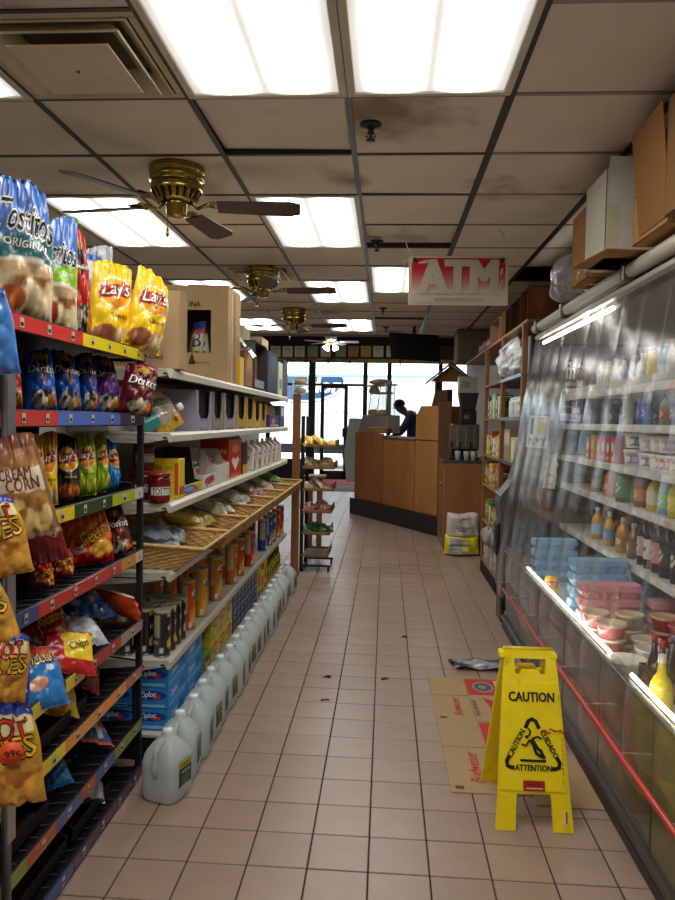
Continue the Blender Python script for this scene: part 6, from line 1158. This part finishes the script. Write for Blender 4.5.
# ================================================================= CHECKOUT AND FAR END
p0, p1 = at(350, 513, z=0), at(438, 537, z=0)                                   # floor line of the black plinth
cd_ = Vector((p1.x-p0.x, p1.y-p0.y, 0)); CL = cd_.length; ang = math.degrees(math.atan2(cd_.y, cd_.x))
ct = thing('checkout_counter', 'plywood checkout counter on a black plinth, set diagonally', 'counter', (p0.x, p0.y, 0), ang)
def yat(px):                                                                     # distance along the counter front for a pixel column
    d = ray(px, 470); n = Vector((-cd_.y, cd_.x, 0)); n.normalize(); t_ = (Vector((p0.x, p0.y, 0))+n*.06-CAM).dot(n)/d.dot(n); q = CAM+d*t_; return (q-Vector((p0.x, p0.y, q.z))).dot(cd_)/CL, q
def zat(px, py):
    d = ray(px, py); n = Vector((-cd_.y, cd_.x, 0)); n.normalize(); t_ = (Vector((p0.x, p0.y, 0))+n*.06-CAM).dot(n)/d.dot(n); return (CAM+d*t_).z
zp = zat(365, 500)
Ob('plinth', MB().box(-.03, CL+.02, .0, .8, 0, zp, '17161a', .008), 'plastic', ct)
segs = [(354.5, 382.3, 433), (383, 414.3, 439.5), (414.8, 437.5, 441)]
for k, (a, b, ty) in enumerate(segs):
    s0, s1 = yat(a)[0], yat(b)[0]; zt = zat((a+b)/2, ty)
    Ob('front_panel', MB().box(s0+.004, s1-.004, .06, .085, zp+(.0 if k else .0), zt, ['8a5228', '94612e', '9a6a36'][k], .004), 'ply', ct)
Ob('body', MB().box(yat(354.5)[0]+.02, yat(437)[0]-.01, .085, .72, zp, zat(368, 436), '5d3d22', .004), 'ply', ct)
zt = zat(400, 440); Ob('worktop', MB().box(yat(383)[0], yat(414)[0], .05, .75, zt, zt+.025, '3a3634', .004), 'plastic', ct)
# raised end box on the counter
s0, s1 = yat(415)[0], yat(437)[0]; z0, z1, z2 = zat(426, 440), zat(426, 418), zat(426, 406)
m = MB(); m.prism([(s0, z0+.002), (s1, z0+.002), (s1, z2), (s0+.22*(s1-s0), z2), (s0, z1+.02)], 'y', .06, .5, '9c6c38'); Ob('raised_end', m, 'ply', ct)
zz = zat(428, 391); Ob('screen_back', MB().prism([(s0+.3*(s1-s0), z2), (s1, z2), (s1, zz+.02), (s0+.45*(s1-s0), zz)], 'y', .2, .28, '4a3222'), 'plain', ct)
# deli case at the left end of the counter
nn = Vector((-cd_.y, cd_.x, 0)).normalized(); uu = cd_.normalized()
def on(px, py, off):                                                             # point of a pixel on a plane 'off' behind the counter front: (along, height)
    d = ray(px, py); b_ = Vector((p0.x, p0.y, 0))+nn*off; t_ = (b_-CAM).dot(nn)/d.dot(nn); q = CAM+d*t_; return ((q-b_).dot(uu), q.z)
OF = .3; zb = zat(368, 433)+.003
dc = thing('deli_case', 'grey steel deli case with a glass top on the counter end', 'display case', (p0.x, p0.y, zb), ang)
DP = .22; a0, a1, a2, a3 = on(358, 436, OF)[0], on(400, 436, OF+DP)[0], on(400, 415, OF+DP), on(363, 415, OF)
q1 = a3[1]-zb
Ob('steel_base', MB().prism([(a0, 0), (a1, 0), (a2[0], q1), (a3[0], q1)], 'y', OF, OF+DP, '8a877c'), 'plain', dc)
g0, g1, g2 = on(367, 414, OF), on(395, 414, OF+.18), on(371, 386, OF)
Ob('glass_box', MB().prism([(g0[0], q1), (g1[0], q1), (on(395, 386, OF+.18)[0], g2[1]-zb), (g2[0], g2[1]-zb)], 'y', OF+.02, OF+.18, 'e8f0ee'), 'clearplastic', dc)
for sx_, sz_ in ((g0[0], g2[0]), (g1[0], on(395, 386, OF+.18)[0])):
    for yy in (OF+.02, OF+.18): Ob('corner_post', MB().tube([(sx_, yy, q1), (sz_, yy, g2[1]-zb)], .008, 'a9a89f', 6), 'steel', dc)
for pa_, pb_, py, c in ((366, 398, 386, '9c8064'), (370, 394, 393.5, '8a6a4c')):
    A_, B_ = on(pa_, py, OF), on(pb_, py, OF+.2); Ob('glass_shelf', MB().box(A_[0], B_[0], OF, OF+.2, A_[1]-zb-.012, A_[1]-zb+.012, c, .005), 'plastic', dc)
Ob('side_glass', MB().prism([(a0-.06, -.85), (a0+.02, -.85), (a0+.02, q1*.8), (a0-.16, -.35)], 'y', .12, .7, 'a9b4ac'), 'enamel', dc)
def cpt(px, py, off): q = on(px, py, off); w_ = Vector((p0.x, p0.y, 0))+nn*off+uu*q[0]; return Vector((w_.x, w_.y, q[1]))
q = cpt(382, 386, OF+.1); lump('bread', 'wrapped brown rolls on the deli case top', 'bread', q.x, q.y, on(382, 386, OF)[1]+.012, .34, .3, .1, 'a88a70', 'film', 41)
for i, (px, lv, r, h, c, lab) in enumerate(((374, 1, .09, .08, 'b58a4a', 'tall golden loaf on the deli case shelf'), (383, 0, .12, .05, 'b0905a', 'flat bread at the bottom of the deli case'), (374, 0, .1, .06, 'a87a44', 'plate of rolls at the bottom of the deli case'))):
    q = cpt(px, 400, OF+.1); t = thing('bread_plate', lab, 'bread', (q.x, q.y, zb+q1+.002 if lv == 0 else on(382, 393.5, OF)[1]+.013), 0, 'bread in the deli case'); Ob('plate', MB().lathe([(r*.7, 0), (r*1.1, .012), (r*1.12, .015)], 'd8d4c8', 20), 'ceramic', t); Ob('loaf', MB().lathe([(r*.9, .014), (r, .03), (r*.8, h+.02), (r*.3, h+.035)], c, 18), 'card', t)
q = cpt(379, 433, .17); t = thing('shallow_basket', 'shallow wicker bread basket on the counter before the deli case', 'basket', (q.x, q.y, zb+.001), ang)
Ob('woven_side', MB().lathe([(.12, 0), (.15, .075), (.14, .08), (.115, .008)], '8a6a3c', 30, cap=False), 'wicker', t); Ob('basket_base', MB().lathe([(.118, 0), (.118, .008)], '7a5a30', 24), 'wicker', t); Ob('rim', MB().tube([(.147*cos(2*pi*k/24), .147*sin(2*pi*k/24), .078) for k in range(24)], .01, 'a07c48', 6, True), 'wicker', t)
t.scale = (1.9, 1, 1)
# ---- shop assistant behind the counter
hp = at(398, 407, y=12.9); pr_ = thing('person', 'person in a dark navy jacket leaning over behind the counter', 'person', (hp.x+.32, 12.9, 0), 0)
def skin(name, verts, edges, radii, mat_, parent, sub=2):
    me = bpy.data.meshes.new(name); me.from_pydata(verts, edges, []); o = bpy.data.objects.new(name, me); link(o, parent); me.materials.append(MATS[mat_])
    o.modifiers.new('Skin', 'SKIN'); sv = me.skin_vertices[0].data if me.skin_vertices else None
    if sv is None:
        bm = bmesh.new(); bm.from_mesh(me); bm.verts.layers.skin.verify(); bm.to_mesh(me); bm.free(); sv = me.skin_vertices[0].data
    for k, r in enumerate(radii): sv[k].radius = (r, r) if not isinstance(r, tuple) else r
    sv[0].use_root = True; sm = o.modifiers.new('Subdivision', 'SUBSURF'); sm.levels = sub; sm.render_levels = sub; return o
hz = hp.z
# leaning to the left (towards -x): pelvis, spine, neck, head
V = [(0, 0, .95), (-.0, 0, 1.15), (-.0, 0, 1.42), (-.07, 0, 1.62), (-.17, 0, 1.67), (-.25, 0, hz-.05), (-.3, 0, hz), (-.31, 0, hz+.07),
     (-.08, -.2, 1.6), (-.24, -.26, 1.36), (-.5, -.2, 1.14), (-.58, -.16, 1.13), (-.08, .2, 1.6), (-.24, .26, 1.36), (-.5, .2, 1.14), (-.58, .16, 1.13),
     (0, -.1, .9), (.01, -.11, .5), (.03, -.11, .1), (-.1, -.12, .04), (0, .1, .9), (.01, .11, .5), (.03, .11, .1), (-.1, .12, .04)]
E_ = [(0, 1), (1, 2), (2, 3), (3, 4), (4, 5), (5, 6), (6, 7), (3, 8), (8, 9), (9, 10), (10, 11), (3, 12), (12, 13), (13, 14), (14, 15), (0, 16), (16, 17), (17, 18), (18, 19), (0, 20), (20, 21), (21, 22), (22, 23)]
R_ = [(.13, .15), .13, .14, .13, .065, .085, .1, .07, .07, .045, .035, .03, .07, .045, .035, .03, .085, .06, .04, .035, .085, .06, .04, .035]
for hs_, sy_ in ((11, -.16), (15, .16)):                                          # hands: five fingers each
    for f in range(5):
        b = len(V); oy = (f-2)*.018; ln = (.05, .075, .08, .072, .055)[f]
        if f == 0: V += [(-.6, sy_+(-.045 if sy_ > 0 else .045), 1.125), (-.63, sy_+(-.055 if sy_ > 0 else .055), 1.11)]
        else: V += [(-.63, sy_+oy, 1.13), (-.63-ln, sy_+oy, 1.11)]
        E_ += [(hs_, b), (b, b+1)]; R_ += [.011, .008]
body = skin('body', V, E_, R_, 'warm_skin', pr_)
def cl(name, V, E_, R_, m_): skin(name, V, E_, R_, m_, pr_)
cl('jacket', [(0, 0, .9), (0, 0, 1.15), (-.0, 0, 1.42), (-.07, 0, 1.61), (-.15, 0, 1.66), (-.08, -.2, 1.6), (-.24, -.26, 1.36), (-.47, -.205, 1.16), (-.08, .2, 1.6), (-.24, .26, 1.36), (-.47, .205, 1.16)], [(0, 1), (1, 2), (2, 3), (3, 4), (3, 5), (5, 6), (6, 7), (3, 8), (8, 9), (9, 10)], [(.17, .19), .165, .175, .16, .085, .09, .065, .055, .09, .065, .055], 'navy_cloth')
cl('trousers', [(0, 0, .93), (0, -.1, .88), (.01, -.11, .5), (.03, -.11, .1), (0, .1, .88), (.01, .11, .5), (.03, .11, .1)], [(0, 1), (1, 2), (2, 3), (0, 4), (4, 5), (5, 6)], [(.15, .17), .105, .08, .065, .105, .08, .065], 'dark_cloth')
m = MB(); m.M = Tr(-.295, 0, hz+.03, ry=-12); m.surf(lambda u, v: (.108*cos(2*pi*u)*sin(pi*(.04+.5*v)), .1*sin(2*pi*u)*sin(pi*(.04+.5*v)), .1*cos(pi*(.04+.5*v))+.012*hsh(u*9, v*9)), 28, 12, 1, 1, '2a2320'); Ob('hair', m, 'fabric', pr_)
m = MB(); m.M = Tr(-.3, 0, hz-.01)
for s in (-1, 1): m.add([(.0, s*.088, .03), (.012, s*.1, .01), (.0, s*.09, -.03), (-.012, s*.098, .0)], [(0, 1, 2, 3)], '7a5540'); m.lathe([(.004, -.004), (.011, 0), (.004, .006)], '1c1512', 8, -.086, s*.032)
m.add([(-.09, 0, .01), (-.112, 0, -.025), (-.088, -.014, -.028), (-.088, .014, -.028)], [(0, 1, 2), (0, 3, 1), (1, 3, 2)], '7a5540'); m.box(-.094, -.086, -.022, .022, -.056, -.05, '5a3028'); Ob('face_features', m, 'skin', pr_)
# ---- small wooden gable stand behind the counter
gp_ = at(437, 440, y=11.2); t = thing('gable_stand', 'small wooden stand with a pitched roof behind the counter', 'stand', (gp_.x, 11.2, 0)); zr, ze = at(448, 363, y=11.2).z, at(427, 381, y=11.2).z
for dx in (-.02, .36): Ob('post', MB().box(dx-.03, dx+.03, -.03, .03, 0, ze+.02, '6a4426', .004), 'wood', t)
for sg in (-1, 1): m = MB(); m.prism([(.17, zr), (.17+sg*.36, ze-.02), (.17+sg*.36, ze-.05), (.17, zr-.035)], 'y', -.3, .3, '8d5e34'); Ob('roof_slope', m, 'woodh', t)
Ob('gable', MB().prism([(.17, zr-.05), (-.14, ze-.02), (.48, ze-.02)], 'y', -.22, -.2, '9a6a3c'), 'woodh', t); Ob('counter_board', MB().box(-.05, .4, -.2, .2, .95, .98, '6a4426', .004), 'woodh', t)
# ---- coffee counter by the right wall
c0 = at(443, 552, y=8.55); zc_ = at(460, 463, y=8.55).z
cc = thing('coffee_counter', 'plywood coffee counter with a cupboard door by the wall', 'counter', (c0.x, 8.55, 0)); wc = 1.95-c0.x
Ob('front_panel', MB().box(.0, wc, 0, .02, 0, zc_, '86552a', .004), 'ply', cc); Ob('side_panel', MB().box(0, .02, .02, 1.0, 0, zc_, '8a5a2e', .004), 'ply', cc)
Ob('worktop', MB().box(-.03, wc, -.01, 1.0, zc_, zc_+.03, '3a3c40', .006), 'plastic', cc); dd = Ob('door', MB().box(-.012, 0, .3, .75, .12, zc_-.06, '7d4f28', .004), 'ply', cc); Ob('knob', MB().lathe([(.02, 0), (.03, .03)], 'c9a23a', 10, -.02, .36), 'brass', dd).location = (0, 0, .75)
Ob('back_board', MB().box(-.02, .15, .95, 1.0, zc_+.03, at(445, 401, y=9.5).z, '6d4322', .004), 'ply', cc)
t = thing('coffee_machine', 'steel coffee brewer on the coffee counter', 'coffee machine', (at(461, 454, y=8.75).x, 8.75, zc_+.031)); hm = at(460, 424, y=8.7).z-zc_-.03
Ob('housing', MB().box(-.13, .2, -.1, .25, .12, hm, '7a776f', .012), 'steel', t); Ob('base_tray', MB().box(-.15, .2, -.15, .25, 0, .03, '2a2a2c', .006), 'blackmetal', t); Ob('back_column', MB().box(-.1, .18, .1, .25, .03, .12, '3a3a3c', .004), 'blackmetal', t)
for dx in (-.12, -.02, .1): Ob('tap', MB().tube([(dx, -.1, .2), (dx-.01, -.15, .2), (dx-.01, -.16, .14)], .014, '18181a', 8), 'rubber', t)
for dx in (-.06, .04, .14): Ob('indicator_bar', MB().box(dx-.006, dx+.006, -.106, -.1, .16, hm-.03, 'a8a59c', .001), 'steel', t)
for i, dx in enumerate((-.05, .05, .13)):
    q = thing('cup_stack', 'stack of paper cups before the coffee brewer, %s from the left' % ORD[i], 'cups', (t.location.x+dx, 8.61, zc_+.031), 0, 'cup stacks at the coffee counter')
    for k in range(4): Ob('cup', MB().lathe([(.028, k*.012), (.036, .07+k*.012), (.038, .072+k*.012)], 'c9c8c2', 14), 'plain', q)
t = thing('coffee_grinder', 'black coffee grinder with hopper above the coffee brewer', 'grinder', (at(466, 422, y=8.95).x, 8.95, zc_+.031+hm+.0)); hg = at(466, 393, y=8.95).z-t.location.z
Ob('grinder_body', MB().box(-.07, .12, -.06, .14, 0, hg*.45, '1c1b1c', .01), 'plastic', t); Ob('hopper', MB().prism([(-.06, hg*.45), (.1, hg*.45), (.14, hg), (-.1, hg)], 'y', -.07, .13, '26211e'), 'plastic', t); Ob('spout', MB().box(-.03, .03, -.1, -.06, hg*.15, hg*.3, '8a8984', .004), 'steel', t)
carton('carton', 'grey-white carton sitting on the coffee grinder hopper', 'box', t.location.x-.1, t.location.x+.12, 8.88, 9.08, t.location.z+hg, at(466, 377, y=8.95).z-t.location.z-hg, 'a8a59a', {'-y': [('r', .1, .3, .6, .7, '8d8a80')]})
# ---- hanging hood cabinet and television
h0 = at(459, 362, y=9.6); h1 = at(478, 335, y=9.6); tt = thing('wall_cabinet', 'grey-brown cabinet hung under the ceiling at the right', 'cabinet', ((h0.x+1.9)/2, 9.8, h0.z)); hw2 = (1.95-h0.x)/2
Ob('cabinet_body', MB().box(-hw2, hw2, -.2, .3, 0, ZC-h0.z-.004, '7a6f60', .006), 'plain', tt); Ob('door', MB().box(-hw2+.01, -.02, -.215, -.2, .02, ZC-h0.z-.02, '82776a', .004), 'plain', tt); Ob('door', MB().box(.0, hw2-.01, -.215, -.2, .02, ZC-h0.z-.02, '82776a', .004), 'plain', tt)
tp = at(414, 347, y=9.4); t = thing('television', 'black flat television hung from the ceiling above the counter', 'television', (tp.x, 9.4, tp.z), 0)
wt = at(440, 347, y=9.4).x-at(388, 347, y=9.4).x; ht = at(410, 334, y=9.4).z-at(410, 360, y=9.4).z
m = MB(); m.M = Tr(rx=14, ry=3); m.prism([(-wt/2, ht/2), (wt/2-.03, ht/2), (wt/2+.02, -ht/2), (-wt/2+.05, -ht/2)], 'y', -.03, .03, '0a0a0c'); Ob('casing', m, 'plain', t); m = MB(); m.M = Tr(rx=14, ry=3); m.box(-wt/2+.08, wt/2-.04, -.034, -.03, -ht/2+.03, ht/2-.03, '08080a', .001); Ob('screen', m, 'plain', t)
Ob('ceiling_pole', MB().tube([(0, .05, 0), (0, .05, ZC-tp.z-.004)], .02, '1a1a1c', 10), 'blackmetal', t); Ob('mount_plate', MB().box(-.12, .12, .03, .05, -.1, .1, '1a1a1c', .003), 'blackmetal', t)
cpx = at(400, 372, y=12); tag(Ob('hanging_cable', MB().tube([(0, 0, 0), (.0, 0, at(400, 358, y=12).z-cpx.z), (0, 0, ZH-cpx.z-.004)], .012, '3a3a3c', 6), 'rubber', None, cpx), 'thin grey cable hanging before the shop window', 'cable')
# ---- sugar bag on the floor
sb = at(461, 555, z=0); t = thing('sugar_sack', 'yellow and white sack of sugar on the floor by the counter', 'sack', (sb.x, sb.y, 0), 6); wS = 35*depth(sb)/F; hS = (555-514)*depth(sb)/F
def sack(w, h, d, sd):
    def P(u, v, s=-1):
        pr = max(0, sin(pi*u))**.22; bd = max(0, min(1, v*9))**.5*max(0, min(1, (1-v)*7))**.5
        return ((u-.5)*w*(1-.05*v), s*d/2*pr*bd+.012*sin(9*u+sd)*sin(7*v+sd)+.006*sin(23*u+5*v), h*v-h*.05*(1-pr)*(v > .8)+.01*sin(7*u+sd)*(v > .8))
    return P
P0 = sack(wS, hS*.5, .2, 1); P1 = sack(wS*.94, hS*.6, .19, 2)
m = MB(); m.surf(lambda u, v: P0(u, v, -1), 40, 30, wS, hS*.5, 'd8c818', [('q', [(.08, .12), (.75, .12), (.55, .6), (.7, .85), (.1, .9)], 'b4b4b2'), ('r', .12, .5, .7, .58, '6f7a62'), ('r', .12, .3, .5, .36, '8a8a86'), ('e', .58, .35, .12, .12, 'e2d818'), ('r', .1, .15, .7, .22, '9a9a94')], .003); m.surf(lambda u, v: P0(1-u, v, 1), 12, 12, 1, 1, 'd8c818'); Ob('lower_pack', m, 'film', t)
m = MB(); m.surf(lambda u, v: P1(u, v, -1), 40, 30, wS*.92, hS*.6, 'bdb8ac', [('e', .5, .78, .06, .05, '8a4a44'), ('t', 'Domino', .48, .44, .42, '1f2a44', None, 0, .2, 1.1), ('t', 'sugar', .48, .3, .3, '3a4256', None, 0, .2)], .003); m.surf(lambda u, v: P1(1-u, v, 1), 12, 12, 1, 1, 'b8b3a8'); o = Ob('upper_pack', m, 'printcard', t); o.location = (.01, .01, hS*.43)
